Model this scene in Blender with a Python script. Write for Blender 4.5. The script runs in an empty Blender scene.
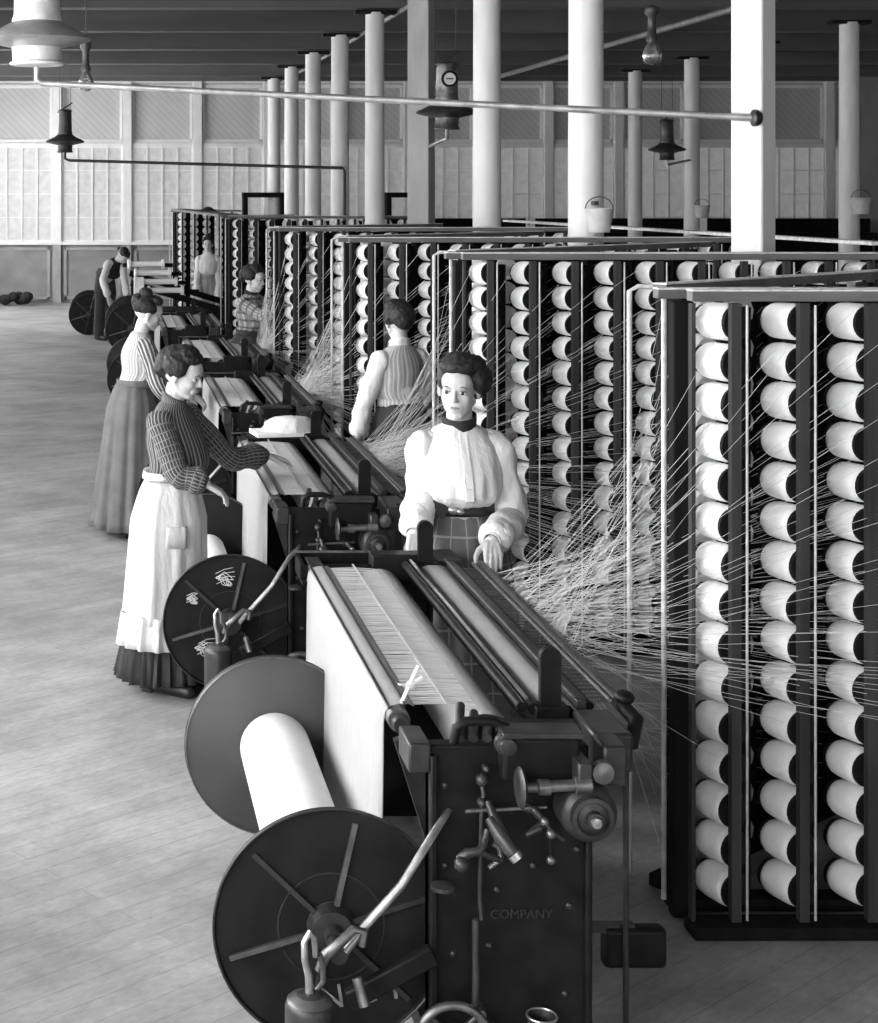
import bpy, bmesh, math, random
import numpy as np
from mathutils import Vector, Matrix, noise
random.seed(11)
SC = bpy.context.scene
C = SC.collection
PI = math.pi
V = Vector
F = 1600.0
HC = 2.3
def W(px, py, Y):
    """a place in the hall from where it is seen and how far off it stands"""
    return V(((px-100)*Y/F, Y, HC-(py-192)*Y/F))

# ------------------------------------------------------------------ materials
def grey(v): return (v, v, v, 1)
def mat(name, v, rough=.6, metal=0, var=.15, scale=8, stretch=(1,1,1), bump=0, spec=.5, coord='Object'):
    m = bpy.data.materials.new(name); m.use_nodes = True
    nt = m.node_tree; b = nt.nodes['Principled BSDF']
    b.inputs['Roughness'].default_value = rough; b.inputs['Metallic'].default_value = metal
    b.inputs['Specular IOR Level'].default_value = spec
    tc = nt.nodes.new('ShaderNodeTexCoord'); mp = nt.nodes.new('ShaderNodeMapping'); mp.inputs['Scale'].default_value = stretch
    nt.links.new(tc.outputs[coord], mp.inputs['Vector'])
    n = nt.nodes.new('ShaderNodeTexNoise'); n.inputs['Scale'].default_value = scale; n.inputs['Detail'].default_value = 6
    nt.links.new(mp.outputs[0], n.inputs['Vector'])
    r = nt.nodes.new('ShaderNodeMapRange'); r.inputs[1].default_value = .3; r.inputs[2].default_value = .7
    r.inputs[3].default_value = v*(1-var); r.inputs[4].default_value = min(.95, v*(1+var))
    nt.links.new(n.outputs[0], r.inputs[0]); nt.links.new(r.outputs[0], b.inputs['Base Color'])
    if bump:
        bp = nt.nodes.new('ShaderNodeBump'); bp.inputs['Strength'].default_value = bump; bp.inputs['Distance'].default_value = .01 if bump<.8 else .035
        nt.links.new(n.outputs[0], bp.inputs['Height']); nt.links.new(bp.outputs[0], b.inputs['Normal'])
    m['out'] = 0
    return m
def N(nt, t, **kw):
    n = nt.nodes.new(t)
    for k, v in kw.items(): setattr(n, k, v)
    return n
def math_(nt, op, a, b=None):
    n = nt.nodes.new('ShaderNodeMath'); n.operation = op
    for i, x in enumerate((a, b)):
        if x is None: continue
        if isinstance(x, (int, float)): n.inputs[i].default_value = x
        else: nt.links.new(x, n.inputs[i])
    return n.outputs[0]
def fabric_stripe(name, c0, c1, nu, width=.35, nv=0, c2=None, vwidth=.2, rough=.85):
    """stripes running along a garment (and across it when nv is set), laid out on its UVs"""
    m = mat(name, c0, rough, var=.1, scale=30)
    nt = m.node_tree; b = nt.nodes['Principled BSDF']
    uv = N(nt, 'ShaderNodeUVMap'); sp = N(nt, 'ShaderNodeSeparateXYZ'); nt.links.new(uv.outputs[0], sp.inputs[0])
    fu = math_(nt, 'LESS_THAN', math_(nt, 'FRACT', math_(nt, 'MULTIPLY', sp.outputs[0], nu)), width)
    src = b.inputs['Base Color'].links[0].from_socket
    mix = N(nt, 'ShaderNodeMix', data_type='RGBA'); nt.links.new(fu, mix.inputs['Factor'])
    nt.links.new(src, mix.inputs['A']); mix.inputs['B'].default_value = grey(c1)
    out = mix.outputs['Result']
    if nv:
        fv = math_(nt, 'LESS_THAN', math_(nt, 'FRACT', math_(nt, 'MULTIPLY', sp.outputs[1], nv)), vwidth)
        mx = N(nt, 'ShaderNodeMix', data_type='RGBA'); nt.links.new(fv, mx.inputs['Factor'])
        nt.links.new(out, mx.inputs['A']); mx.inputs['B'].default_value = grey(c2 if c2 is not None else c1); out = mx.outputs['Result']
    nt.links.new(out, b.inputs['Base Color'])
    return m
def yarn_mat(name, c0, c1, per_m, axis=1, rough=.7):
    m = mat(name, c1, rough, var=.06, scale=20)
    nt = m.node_tree; b = nt.nodes['Principled BSDF']
    tc = N(nt, 'ShaderNodeTexCoord'); sp = N(nt, 'ShaderNodeSeparateXYZ'); nt.links.new(tc.outputs['Object'], sp.inputs[0])
    f = math_(nt, 'LESS_THAN', math_(nt, 'FRACT', math_(nt, 'MULTIPLY', sp.outputs[axis], per_m)), .3)
    src = b.inputs['Base Color'].links[0].from_socket
    mix = N(nt, 'ShaderNodeMix', data_type='RGBA'); nt.links.new(f, mix.inputs['Factor'])
    nt.links.new(src, mix.inputs['A']); mix.inputs['B'].default_value = grey(c0)
    nt.links.new(mix.outputs['Result'], b.inputs['Base Color'])
    return m
def emit_mat(name, v, strength):
    m = mat(name, v, .5)
    b = m.node_tree.nodes['Principled BSDF']
    b.inputs['Emission Color'].default_value = grey(1); b.inputs['Emission Strength'].default_value = strength
    return m

M = {}
M['iron'] = mat('black_cast_iron', .008, .45, 0, .5, 14, bump=.15, spec=.16)
M['iron_worn'] = mat('worn_iron', .028, .4, .15, .5, 18, bump=.1)
M['steel'] = mat('bright_steel', .5, .3, .9, .3, 25)
M['steel_dull'] = mat('dull_steel', .16, .38, .7, .4, 20)
M['dark_wood'] = mat('dark_oiled_wood', .008, .7, 0, .5, 12, (1,1,.15), spec=.06)
M['creel_post'] = mat('grey_weathered_post', .035, .7, 0, .4, 14, (1,1,.1), spec=.15)
M['creel_beam'] = mat('dusty_beam', .1, .7, 0, .4, 10, (.2,1,1))
M['beam_pale'] = mat('pale_beam', .62, .9, 0, .25, 30)
M['rod'] = mat('glazed_rod', .42, .35, 0, .2, 30)
M['yarn'] = mat('cotton_yarn', .9, .85, 0, .04, 40)
M['thread'] = mat('cotton_thread', .6, .8, 0, .05, 5)
M['head'] = mat('dark_bobbin_wood', .01, .6, 0, .4, 30, spec=.2)
M['column'] = mat('whitewashed_column', .72, .7, 0, .08, 6, (1,1,.3), bump=.05)
M['column_grey'] = mat('greyish_column', .4, .7, 0, .15, 6, (1,1,.3))
M['sheet_band'] = yarn_mat('yarn_band_threads', .22, .5, 120)
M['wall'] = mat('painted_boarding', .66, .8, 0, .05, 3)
M['wall_trim'] = mat('painted_wall_trim', .74, .7, 0, .05, 5)
M['wainscot'] = mat('grey_wainscot', .24, .8, 0, .2, 2.5)
M['wainscot_frame'] = mat('grey_wainscot_frame', .33, .8, 0, .12, 4)
M['pipe'] = mat('galvanised_pipe', .33, .4, .4, .3, 12)
M['pipe_dark'] = mat('black_pipe', .04, .5, .2, .3, 12)
M['enamel'] = mat('pale_lamp_enamel', .62, .35, 0, .15, 12)
M['lamp_dark'] = mat('dark_lamp_metal', .05, .4, .3, .3, 12)
M['skin'] = mat('skin', .5, .6, 0, .05, 20)
M['hair'] = mat('dark_hair', .017, .6, 0, .45, 60, (1,1,.2), bump=.4, spec=.3)
M['white_cotton'] = mat('white_cotton', .66, .9, 0, .05, 9, (1,1,.35), bump=.9)
M['apron'] = mat('pale_apron_cotton', .56, .9, 0, .06, 8, (1,1,.3), bump=.9)
M['brow'] = mat('brow', .12, .8)
M['wall_low_bounce'] = mat('low_bounce_wall', .16, .8, 0, .1, 3)  # unseen walls made dark to cut bounced light
M['black_cloth'] = mat('black_cloth', .012, .85, 0, .3, 20)
M['dark_skirt'] = mat('dark_wool', .03, .9, 0, .25, 14, bump=.3)
M['grey_skirt'] = mat('grey_wool', .12, .9, 0, .15, 10, bump=.3)
M['pale_skirt'] = mat('pale_skirt', .3, .9, 0, .15, 10, bump=.3)
M['leather'] = mat('black_leather', .015, .4, 0, .3, 20)
M['plaid'] = fabric_stripe('plaid_wool', .12, .3, 18, .08, 8.5, .3, .07)
M['stripe_blouse'] = fabric_stripe('dark_striped_cotton', .035, .2, 44, .35)
M['stripe_sleeve'] = fabric_stripe('dark_striped_sleeve', .035, .22, 22, .3, 30, .16, .14)
M['stripe_blouse_b'] = fabric_stripe('striped_cotton', .3, .5, 40, .42)
M['stripe_sleeve_b'] = fabric_stripe('striped_sleeve', .06, .42, 14, .4)
M['vest_grey'] = fabric_stripe('grey_striped_cotton', .3, .5, 34, .35)
M['check_blouse'] = fabric_stripe('checked_cotton', .2, .42, 12, .3, 14, .1, .3)
M['chalk'] = mat('chalk', .6, .9, 0, .2, 30)
M['chalk_faint'] = mat('faint_chalk', .2, .9, 0, .3, 30)
M['eye_white'] = mat('eye_white', .5, .3)
M['eye_dark'] = mat('eye_dark', .012, .2)
M['lip'] = mat('lips', .27, .5)
M['paper'] = mat('paper', .8, .8)
M['flange'] = mat('blackened_flange', .011, .5, 0, .5, 9, bump=.08, spec=.18)
M['flange_back'] = mat('grey_flange_face', .05, .5, 0, .18, 5)
M['sheet'] = yarn_mat('warp_sheet_yarn', .22, .34, 115)
M['sheet_top'] = yarn_mat('warp_sheet_top', .16, .5, 150)
M['barrel'] = yarn_mat('beam_yarn', .6, .72, 160)

# ------------------------------------------------------------------ mesh helpers
class MB:
    def __init__(s): s.v=[]; s.f=[]; s.uv=[]; s.sm=[]
    def add(s, verts, faces, uvs=None, smooth=False):
        o=len(s.v); s.v += [tuple(v) for v in verts]
        for i,f in enumerate(faces):
            s.f.append([o+k for k in f]); s.sm.append(smooth)
            s.uv.append(uvs[i] if uvs else None)
    def box(s, c, d, rot=None, taper=1.0):
        c=V(c); hx,hy,hz=[k/2 for k in d]
        vs=[]
        for z in (-1,1):
            t = taper if z>0 else 1
            for x,y in ((-1,-1),(1,-1),(1,1),(-1,1)): vs.append(V((x*hx*t,y*hy*t,z*hz)))
        if rot is not None: vs=[rot@v for v in vs]
        s.add([v+c for v in vs], [(3,2,1,0),(4,5,6,7),(0,1,5,4),(1,2,6,5),(2,3,7,6),(3,0,4,7)])
        return s
    def bar(s, a, b, w, h=None, up=(0,0,1)):
        """a rectangular bar from a to b"""
        a=V(a); b=V(b); d=b-a; L=d.length; z=d.normalized(); u=V(up)
        if abs(z.dot(u))>.98: u=V((0,1,0))
        x=z.cross(u).normalized(); y=x.cross(z).normalized()
        R=Matrix((x,z,y)).transposed()
        return s.box((a+b)/2, (w, L, h if h else w), R)
    def tube(s, pts, r, n=10, smooth=True, caps=True, sy=1.0, up=None):
        pts=[V(p) for p in pts]; m=len(pts)
        rs = r if isinstance(r,(list,tuple)) else [r]*m
        prev=None; vs=[]
        for i,p in enumerate(pts):
            t=(pts[min(i+1,m-1)]-pts[max(i-1,0)])
            if t.length<1e-9: t=V((0,0,1))
            t.normalize()
            if prev is None:
                u=V(up) if up else V((0,0,1))
                if abs(t.dot(u))>.95: u=V((1,0,0)) if not up else V((0,1,0))
                x=t.cross(u).normalized()
            else:
                x=prev-t*prev.dot(t)
                if x.length<1e-6: x=t.orthogonal()
                x.normalize()
            prev=x; y=t.cross(x)
            for k in range(n):
                a=2*PI*k/n; vs.append(p+x*math.cos(a)*rs[i]+y*math.sin(a)*rs[i]*sy)
        fs=[]; uvs=[]; L=[0]
        for i in range(1,m): L.append(L[-1]+(pts[i]-pts[i-1]).length)
        for i in range(m-1):
            for k in range(n):
                k2=(k+1)%n
                fs.append((i*n+k,i*n+k2,(i+1)*n+k2,(i+1)*n+k))
                uvs.append(((k/n,L[i]),((k+1)/n,L[i]),((k+1)/n,L[i+1]),(k/n,L[i+1])))
        if caps:
            fs.append(tuple(range(n-1,-1,-1))); fs.append(tuple((m-1)*n+k for k in range(n))); uvs+= [None,None]
        s.add(vs,fs,uvs,smooth); return s
    def cyl(s, a, b, r, r2=None, n=20, smooth=True): return s.tube([a,b],[r,r if r2 is None else r2],n,smooth)
    def lathe(s, prof, n=24, c=(0,0,0), axis=(0,0,1), smooth=True):
        """prof = [(radius, height)] about axis"""
        c=V(c); z=V(axis).normalized(); x=z.orthogonal().normalized(); y=z.cross(x); m=len(prof); vs=[]
        for r,h in prof:
            r=max(r,.0003)
            for k in range(n):
                a=2*PI*k/n; vs.append(c+x*math.cos(a)*r+y*math.sin(a)*r+z*h)
        fs=[(i*n+k,i*n+(k+1)%n,(i+1)*n+(k+1)%n,(i+1)*n+k) for i in range(m-1) for k in range(n)]
        fs+=[tuple(range(n-1,-1,-1)), tuple((m-1)*n+k for k in range(n))]
        s.add(vs,fs,None,smooth); return s
    def ball(s, c, r, n=14, m=9, R=None):
        c=V(c); r=(r,r,r) if isinstance(r,(int,float)) else r; vs=[]
        for i in range(m+1):
            ph=PI*i/m; 
            for k in range(n):
                a=2*PI*k/n; v=V((r[0]*math.sin(ph)*math.cos(a), r[1]*math.sin(ph)*math.sin(a), r[2]*math.cos(ph)))
                if i in (0,m): v=V((.0001*math.cos(a),.0001*math.sin(a),v.z))
                vs.append(c+(R@v if R else v))
        fs=[((i+1)*n+k,(i+1)*n+(k+1)%n,i*n+(k+1)%n,i*n+k) for i in range(m) for k in range(n)]
        fs+=[tuple(range(n)), tuple(m*n+k for k in range(n-1,-1,-1))]
        s.add(vs,fs,None,True); return s
    def caps(s, a, b, ra, rb, n=12):
        """a tapered limb with round ends"""
        a=V(a); b=V(b); d=(b-a); L=max(d.length,1e-5); t=d.normalized(); pts=[]; rs=[]
        for k in range(4):
            q=PI/2*(1-k/4); pts.append(a-t*ra*math.sin(q)); rs.append(max(.0005,ra*math.cos(q)))
        pts.append(a); rs.append(ra); pts.append(b); rs.append(rb)
        for k in range(1,5):
            q=PI/2*k/4; pts.append(b+t*rb*math.sin(q)); rs.append(max(.0005,rb*math.cos(q)))
        return s.tube(pts,rs,n)
    def loft(s, rings, closed=True, caps=True, smooth=True, vs0=0):
        m=len(rings); n=len(rings[0]); vs=[p for r in rings for p in r]; fs=[]; uvs=[]; L=[vs0]
        for i in range(1,m): L.append(L[-1]+(V(rings[i][0])-V(rings[i-1][0])).length)
        kk=n if closed else n-1
        for i in range(m-1):
            for k in range(kk):
                k2=(k+1)%n
                fs.append((i*n+k,i*n+k2,(i+1)*n+k2,(i+1)*n+k))
                uvs.append(((k/kk,L[i]),((k+1)/kk,L[i]),((k+1)/kk,L[i+1]),(k/kk,L[i+1])))
        if closed and caps:
            fs.append(tuple(range(n-1,-1,-1))); fs.append(tuple((m-1)*n+k for k in range(n))); uvs+=[None,None]
        s.add(vs,fs,uvs,smooth); return s
    def mesh(s, name):
        me=bpy.data.meshes.new(name); me.from_pydata(s.v,[],s.f)
        me.polygons.foreach_set('use_smooth', s.sm)
        if any(u for u in s.uv):
            ul=me.uv_layers.new(name='UVMap'); i=0
            for p,u in zip(s.f,s.uv):
                for k in range(len(p)):
                    ul.data[i].uv = u[k] if u else (0,0)
                    i+=1
        me.update(); me.set_sharp_from_angle(angle=math.radians(48)); return me
    def build(s, name, m, parent=None, loc=None, rotz=0, bevel=0, solid=0):
        o=bpy.data.objects.new(name, s.mesh(name)); C.objects.link(o)
        o.data.materials.append(M[m] if isinstance(m,str) else m)
        if parent: o.parent=parent
        if loc is not None: o.location=loc
        o.rotation_euler.z=rotz
        if solid:
            q=o.modifiers.new('t','SOLIDIFY'); q.thickness=solid; q.offset=0
        if bevel:
            q=o.modifiers.new('b','BEVEL'); q.width=bevel; q.segments=2; q.limit_method='ANGLE'
        return o
def tag(o, label=None, cat=None, group=None, kind=None):
    if label: o['label']=label
    if cat: o['category']=cat
    if group: o['group']=group
    if kind: o['kind']=kind
    return o
def empty(name, loc=(0,0,0), rotz=0, label=None, cat=None, group=None):
    o=bpy.data.objects.new(name,None); C.objects.link(o); o.location=loc; o.rotation_euler.z=rotz
    o.empty_display_size=.1
    return tag(o,label,cat,group)
def copy_tree(o, parent=None):
    c=o.copy(); C.objects.link(c); c.parent=parent
    for ch in list(o.children): copy_tree(ch,c)
    return c
def struct(o): o['kind']='structure'; return o
WIN_L=13; WIN_M=4.5; WIN_E=12; WIN_B=2.4; WIN_R=.05
# ------------------------------------------------------------------ camera, world
cam=bpy.data.cameras.new('camera'); co=bpy.data.objects.new('camera',cam); C.objects.link(co); SC.camera=co
co.location=(0,0,HC); co.rotation_euler=(PI/2,0,0)
cam.sensor_fit='HORIZONTAL'; cam.sensor_width=36; cam.lens=F/878*36
cam.shift_x=(439-100)/878; cam.shift_y=-(511.5-192)/878
# sensor shift is measured on the longer side
k=878/1023
cam.clip_end=200; cam.clip_start=.05
w=bpy.data.worlds.new('world'); SC.world=w; w.use_nodes=True
w.node_tree.nodes['Background'].inputs[0].default_value=grey(.9); w.node_tree.nodes['Background'].inputs[1].default_value=.9
SC.view_settings.view_transform='Standard'; SC.view_settings.look='None'; SC.view_settings.gamma=1; SC.view_settings.exposure=0
SC.view_settings.use_curve_mapping=False

YB=33.3; XL=-3.4; XR=15.5; YF=-5.0; ZB=4.58; ZC=4.93
# floor: worn boards
def floor_mat():
    m=mat('worn_floorboards',.30,.55,0,.0,1); nt=m.node_tree; b=nt.nodes['Principled BSDF']
    tc=N(nt,'ShaderNodeTexCoord'); sp=N(nt,'ShaderNodeSeparateXYZ'); nt.links.new(tc.outputs['Object'],sp.inputs[0])
    br=N(nt,'ShaderNodeTexBrick'); mp=N(nt,'ShaderNodeMapping'); nt.links.new(tc.outputs['Object'],mp.inputs['Vector'])
    mp.inputs['Rotation'].default_value=(0,0,math.radians(-38)); nt.links.new(mp.outputs[0],br.inputs['Vector'])
    br.inputs['Color1'].default_value=grey(.27); br.inputs['Color2'].default_value=grey(.295); br.inputs['Mortar'].default_value=grey(.19)
    br.inputs['Scale'].default_value=1; br.inputs['Mortar Size'].default_value=.0018; br.inputs['Brick Width'].default_value=3.2; br.inputs['Row Height'].default_value=.1
    def noi(sc,st,lo,hi,a,c):
        q=N(nt,'ShaderNodeMapping'); q.vector_type='TEXTURE'; q.inputs['Rotation'].default_value=(0,0,math.radians(38)); q.inputs['Scale'].default_value=(1/st[0],1/st[1],1); nt.links.new(tc.outputs['Object'],q.inputs['Vector'])
        n=N(nt,'ShaderNodeTexNoise'); n.inputs['Scale'].default_value=sc; n.inputs['Detail'].default_value=8; n.inputs['Roughness'].default_value=.65
        nt.links.new(q.outputs[0],n.inputs['Vector'])
        r=N(nt,'ShaderNodeMapRange'); r.inputs[1].default_value=lo; r.inputs[2].default_value=hi; r.inputs[3].default_value=a; r.inputs[4].default_value=c
        nt.links.new(n.outputs[0],r.inputs[0]); return r.outputs[0]
    a=noi(.9,(1,1,1),.35,.68,.7,1.35); c=noi(5,(.45,1.5,1),.35,.65,.84,1.14); d=noi(38,(.6,1.3,1),.3,.72,1.12,.8)
    f=math_(nt,'MULTIPLY',math_(nt,'MULTIPLY',a,c),d)
    mx=N(nt,'ShaderNodeMix',data_type='RGBA',blend_type='MULTIPLY'); mx.inputs['Factor'].default_value=1
    nt.links.new(br.outputs['Color'],mx.inputs['A']); cb=N(nt,'ShaderNodeCombineColor')
    for i in range(3): nt.links.new(f,cb.inputs[i])
    nt.links.new(cb.outputs[0],mx.inputs['B']); nt.links.new(mx.outputs['Result'],b.inputs['Base Color'])
    return m
M['floor']=floor_mat()
struct(MB().box(((XL+XR)/2,(YB+YF)/2,-.05),(XR-XL+.6,YB-YF+.6,.1)).build('floor','floor'))
# ceiling boards and cross beams
def ceil_mat():
    m=mat('ceiling_boards',.075,.8,0,.25,4,(.15,1,1)); nt=m.node_tree; b=nt.nodes['Principled BSDF']
    tc=N(nt,'ShaderNodeTexCoord'); sp=N(nt,'ShaderNodeSeparateXYZ'); nt.links.new(tc.outputs['Object'],sp.inputs[0])
    f=math_(nt,'LESS_THAN',math_(nt,'FRACT',math_(nt,'MULTIPLY',sp.outputs[1],7)),.07)
    mx=N(nt,'ShaderNodeMix',data_type='RGBA'); nt.links.new(f,mx.inputs['Factor']); nt.links.new(b.inputs['Base Color'].links[0].from_socket,mx.inputs['A'])
    mx.inputs['B'].default_value=grey(.04); nt.links.new(mx.outputs['Result'],b.inputs['Base Color']); return m
M['ceiling']=ceil_mat(); M['ceil_beam']=mat('ceiling_beam',.1,.8,0,.25,3,(.1,1,1))
struct(MB().box(((XL+XR)/2,(YB+YF)/2,ZC+.05),(XR-XL+.6,YB-YF+.6,.1)).build('ceiling','ceiling'))
COLY=[8.45+2.91*i for i in range(9)]
for i,y in enumerate([5.54,2.63,-.28]+COLY+[33.1]):
    struct(MB().box(((XL+XR)/2,y,(ZB+ZC)/2+.01),(XR-XL,.26,ZC-ZB-.02)).build('trim_%d'%(i+1),'ceil_beam'))
# back wall: wainscot, glazed band, diagonal boarding
def diag_mat():
    m=mat('diagonal_boarding',.50,.8,0,.05,3); nt=m.node_tree; b=nt.nodes['Principled BSDF']
    tc=N(nt,'ShaderNodeTexCoord'); sp=N(nt,'ShaderNodeSeparateXYZ'); nt.links.new(tc.outputs['Object'],sp.inputs[0])
    f=math_(nt,'LESS_THAN',math_(nt,'FRACT',math_(nt,'MULTIPLY',math_(nt,'ADD',sp.outputs[0],sp.outputs[2]),6.5)),.16)
    mx=N(nt,'ShaderNodeMix',data_type='RGBA'); nt.links.new(f,mx.inputs['Factor']); nt.links.new(b.inputs['Base Color'].links[0].from_socket,mx.inputs['A'])
    mx.inputs['B'].default_value=grey(.4); nt.links.new(mx.outputs['Result'],b.inputs['Base Color']); return m
M['diag']=diag_mat()
M['pane']=emit_mat('whitened_window_pane',.45,.12)
struct(MB().box(((XL+XR)/2,YB+.15,ZC/2),(XR-XL+.6,.2,ZC)).build('wall_back','diag'))
wb=MB(); wf=MB()
pitch=1.46; xp0=(57-100)/48.05
pils=[xp0+pitch*k for k in range(-2,12) if xp0+pitch*k<XR]
t=MB()
t.box(((XL+XR)/2,YB-.02,1.24),(XR-XL,.16,.07)); t.box(((XL+XR)/2,YB-.0,3.27),(XR-XL,.1,.09)); t.box(((XL+XR)/2,YB-.0,4.62),(XR-XL,.1,.1))
struct(t.build('trim_20','wall_trim'))
struct(MB().box(((XL+XR)/2,YB+.03,.62),(XR-XL,.06,1.2)).build('trim_21','wainscot'))
nw=0
for i,x in enumerate(pils):
    if x>XL+.1: struct(MB().box((x,YB-.02,ZC/2+.6),(.19,.14,ZC-1.2)).build('trim_%d'%(30+i),'wall_trim',bevel=.01))
    if x>XL+.1: struct(MB().box((x,YB-.02,.6),(.16,.12,1.2)).build('trim_%d'%(50+i),'wainscot_frame'))
    xa=x+.1; xb=x+pitch-.1
    if xb<XL or xa>XR-.1: continue
    # wainscot panel frame
    q=MB(); zc=(.1,1.12)
    for z in zc: q.box(((xa+xb)/2,YB-.01,z),(xb-xa-.1,.05,.06))
    for xx in (xa+.07,xb-.07): q.box((xx,YB-.01,.61),(.06,.05,1.08))
    struct(q.build('trim_%d'%(70+i),'wainscot_frame'))
    nw+=1
    struct(MB().box(((xa+xb)/2,YB+.0,2.25),(xb-xa,.03,1.98)).build('window_%d'%nw,'pane'))
    g=MB(); npn=4
    for k in range(npn+1): g.box((xa+(xb-xa)*k/npn,YB-.025,2.25),(.035 if 0<k<npn else .05,.03,1.98))
    for k in range(5): g.box(((xa+xb)/2,YB-.02,1.28+1.96*k/4),(xb-xa,.02,.016 if 0<k<4 else .05))
    fr=struct(g.build('window_frame','wall_trim')); fr.parent=bpy.data.objects['window_%d'%nw]
    # frame of the diagonal panel above
    q=MB()
    for z in (3.36,4.5): q.box(((xa+xb)/2,YB+.03,z),(xb-xa,.05,.07))
    for xx in (xa+.03,xb-.03): q.box((xx,YB+.03,3.93),(.05,.05,1.15))
    struct(q.build('trim_%d'%(90+i),'wall_trim'))
# side walls with tall glowing windows; rear-wall panes added as fill light
M['day']=emit_mat('daylit_glass',.8,WIN_L); M['day_mid']=emit_mat('daylit_glass_dimmed',.8,WIN_M); M['day_end']=emit_mat('daylit_glass_far_end',.8,WIN_E); M['rear_fill']=emit_mat('rear_fill_glass',.8,WIN_B); M['day_right']=emit_mat('daylit_far_glass',.6,WIN_R)  # middle panes dimmed for falloff; rear panes are added fill
def side_wall(x, nx, m, name, start):
    global nw
    wl=MB(); z0,z1=1.0,4.1; ys=[]
    y=YF+.4
    while y+1.9<YB: ys.append(y); y+=2.65
    X=x; th=.2; xc=X-nx*th/2
    wl.box((xc,(YB+YF)/2,z0/2),(th,YB-YF+.4,z0)); wl.box((xc,(YB+YF)/2,(z1+ZC)/2),(th,YB-YF+.4,ZC-z1))
    edges=[YF-.2]+[e for y in ys for e in (y,y+1.9)]+[YB+.2]
    for a,b in zip(edges[::2],edges[1::2]): wl.box((xc,(a+b)/2,(z0+z1)/2),(th,b-a,z1-z0))
    struct(wl.build(name,'wall' if nx>0 else 'wall_low_bounce'))
    for y in ys:
        nw+=1
        p=struct(MB().box((xc,y+.95,(z0+z1)/2),(.02,1.9,z1-z0)).build('window_%d'%nw,m if nx<0 or y<9 else ('day_mid' if y<25 else 'day_end')))  # middle panes dimmed to steepen the falloff on the back wall
        g=MB()
        for k in range(5): g.box((xc+nx*.03,y+1.9*k/4,(z0+z1)/2),(.03,.03 if 0<k<4 else .07,z1-z0))
        for k in range(7): g.box((xc+nx*.03,y+.95,z0+(z1-z0)*k/6),(.03,1.9,.025 if 0<k<6 else .07))
        f=struct(g.build('window_frame','wall_trim')); f.parent=p
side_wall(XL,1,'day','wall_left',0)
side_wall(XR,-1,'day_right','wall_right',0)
wl=MB(); z0,z1=1.0,4.1; xs=[]
x=XL+.5
while x+1.9<XR: xs.append(x); x+=2.5
wl.box(((XL+XR)/2,YF-.1,z0/2),(XR-XL,.2,z0)); wl.box(((XL+XR)/2,YF-.1,(z1+ZC)/2),(XR-XL,.2,ZC-z1))
ed=[XL]+[e for x in xs for e in (x,x+1.9)]+[XR]
for a,b in zip(ed[::2],ed[1::2]): wl.box(((a+b)/2,YF-.1,(z0+z1)/2),(b-a,.2,z1-z0))
struct(wl.build('wall_front','wall_low_bounce'))
for x in xs:
    nw+=1
    p=struct(MB().box((x+.95,YF-.1,(z0+z1)/2),(1.9,.02,z1-z0)).build('window_%d'%nw,'rear_fill'))  # unseen glowing panes added to light fronts from behind the camera
    g=MB()
    for k in range(5): g.box((x+1.9*k/4,YF-.07,(z0+z1)/2),(.03,.03,z1-z0))
    f=struct(g.build('window_frame','wall_trim')); f.parent=p

# columns
ords=['first','second','third','fourth','fifth','sixth','seventh','eighth','ninth']
def column(x,y,r,label,m='column',square=None):
    e=empty('support_column',(x,y,0),0,label,'column','columns carrying the ceiling beams')
    if square:
        s=MB().box((0,0,ZB/2),(square[0],square[0],ZB)).build('shaft',m,e,bevel=.012); s.rotation_euler.z=math.radians(square[1])
    else:
        MB().lathe([(r*1.02,0),(r*1.02,.3),(r,1.5),(r*.94,ZB-.1),(r*.94,ZB-.03)],28).build('shaft',m,e)
    MB().box((0,0,ZB-.03),(.52,.2,.05),).build('cap_plate','iron',e,bevel=.01)
    MB().lathe([(r*1.6,0),(r*1.6,.06),(r*1.15,.1),(r*1.0,.14)],24).build('base',m,e)
    return e
for i,y in enumerate(COLY):
    column(3.45,y,(.11,.124,.125,.11,.124,.132,.132,.132,.132)[i],
      ['white squared post rising behind the front bobbin creel','thick white round column with a fire bucket, behind the creels','white round column between the squared grey post and the bucket column',
       'squared grey post beside the hanging lamp with a round badge','tall white round column, first of the five capped ones along the aisle','white round column, second of the five capped ones along the aisle','white round column with the black gas pipe beside it, third of five capped',
       'slender white round column, fourth of the five capped ones','slender white round column at the windows end, last of the five capped ones'][i],
      'column_grey' if i==3 else 'column', {0:(.17,44),3:(.235,61)}.get(i))
for y,l in ((21.25,'round grey column at the picture edge with a fire bucket'),(24.1,'grey column mostly behind the white squared post'),(26.9,'round grey column with a white fire bucket before the far windows'),(29.75,'thin round grey column, shortest looking, before the far windows')):
    column(9.95,y,.13,l,'column')
# fire buckets
def bucket(p,l,s=1):
    e=empty('fire_bucket',p,0,l,'bucket','fire buckets hung on columns')
    MB().lathe([(.085*s,0),(.115*s,.19*s),(.12*s,.195*s),(.11*s,.195*s),(.08*s,.02)],20).build('pail','enamel',e)
    MB().tube([V((-.115*s,0,.19*s))]+[V((math.cos(a)*-.115*s,0,.19*s+math.sin(a)*.1*s)) for a in [PI*k/8 for k in range(1,8)]]+[V((.115*s,0,.19*s))],.004,6).build('handle','pipe_dark',e)
    MB().box((0,.12,.2),(.03,.12,.03)).build('hook','pipe_dark',e)
pp=W(597,232,11.15); bucket((pp.x,11.1,pp.z),'white fire bucket on the thick white round column',.85)
for px,py,Y,l in ((700,218,26.72,'small fire bucket on the grey column before the far windows'),(858,214,21.07,'fire bucket on the grey column at the picture edge')):
    q=W(px,py,Y); bucket((q.x,Y-.08,q.z),l,1.1)

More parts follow.
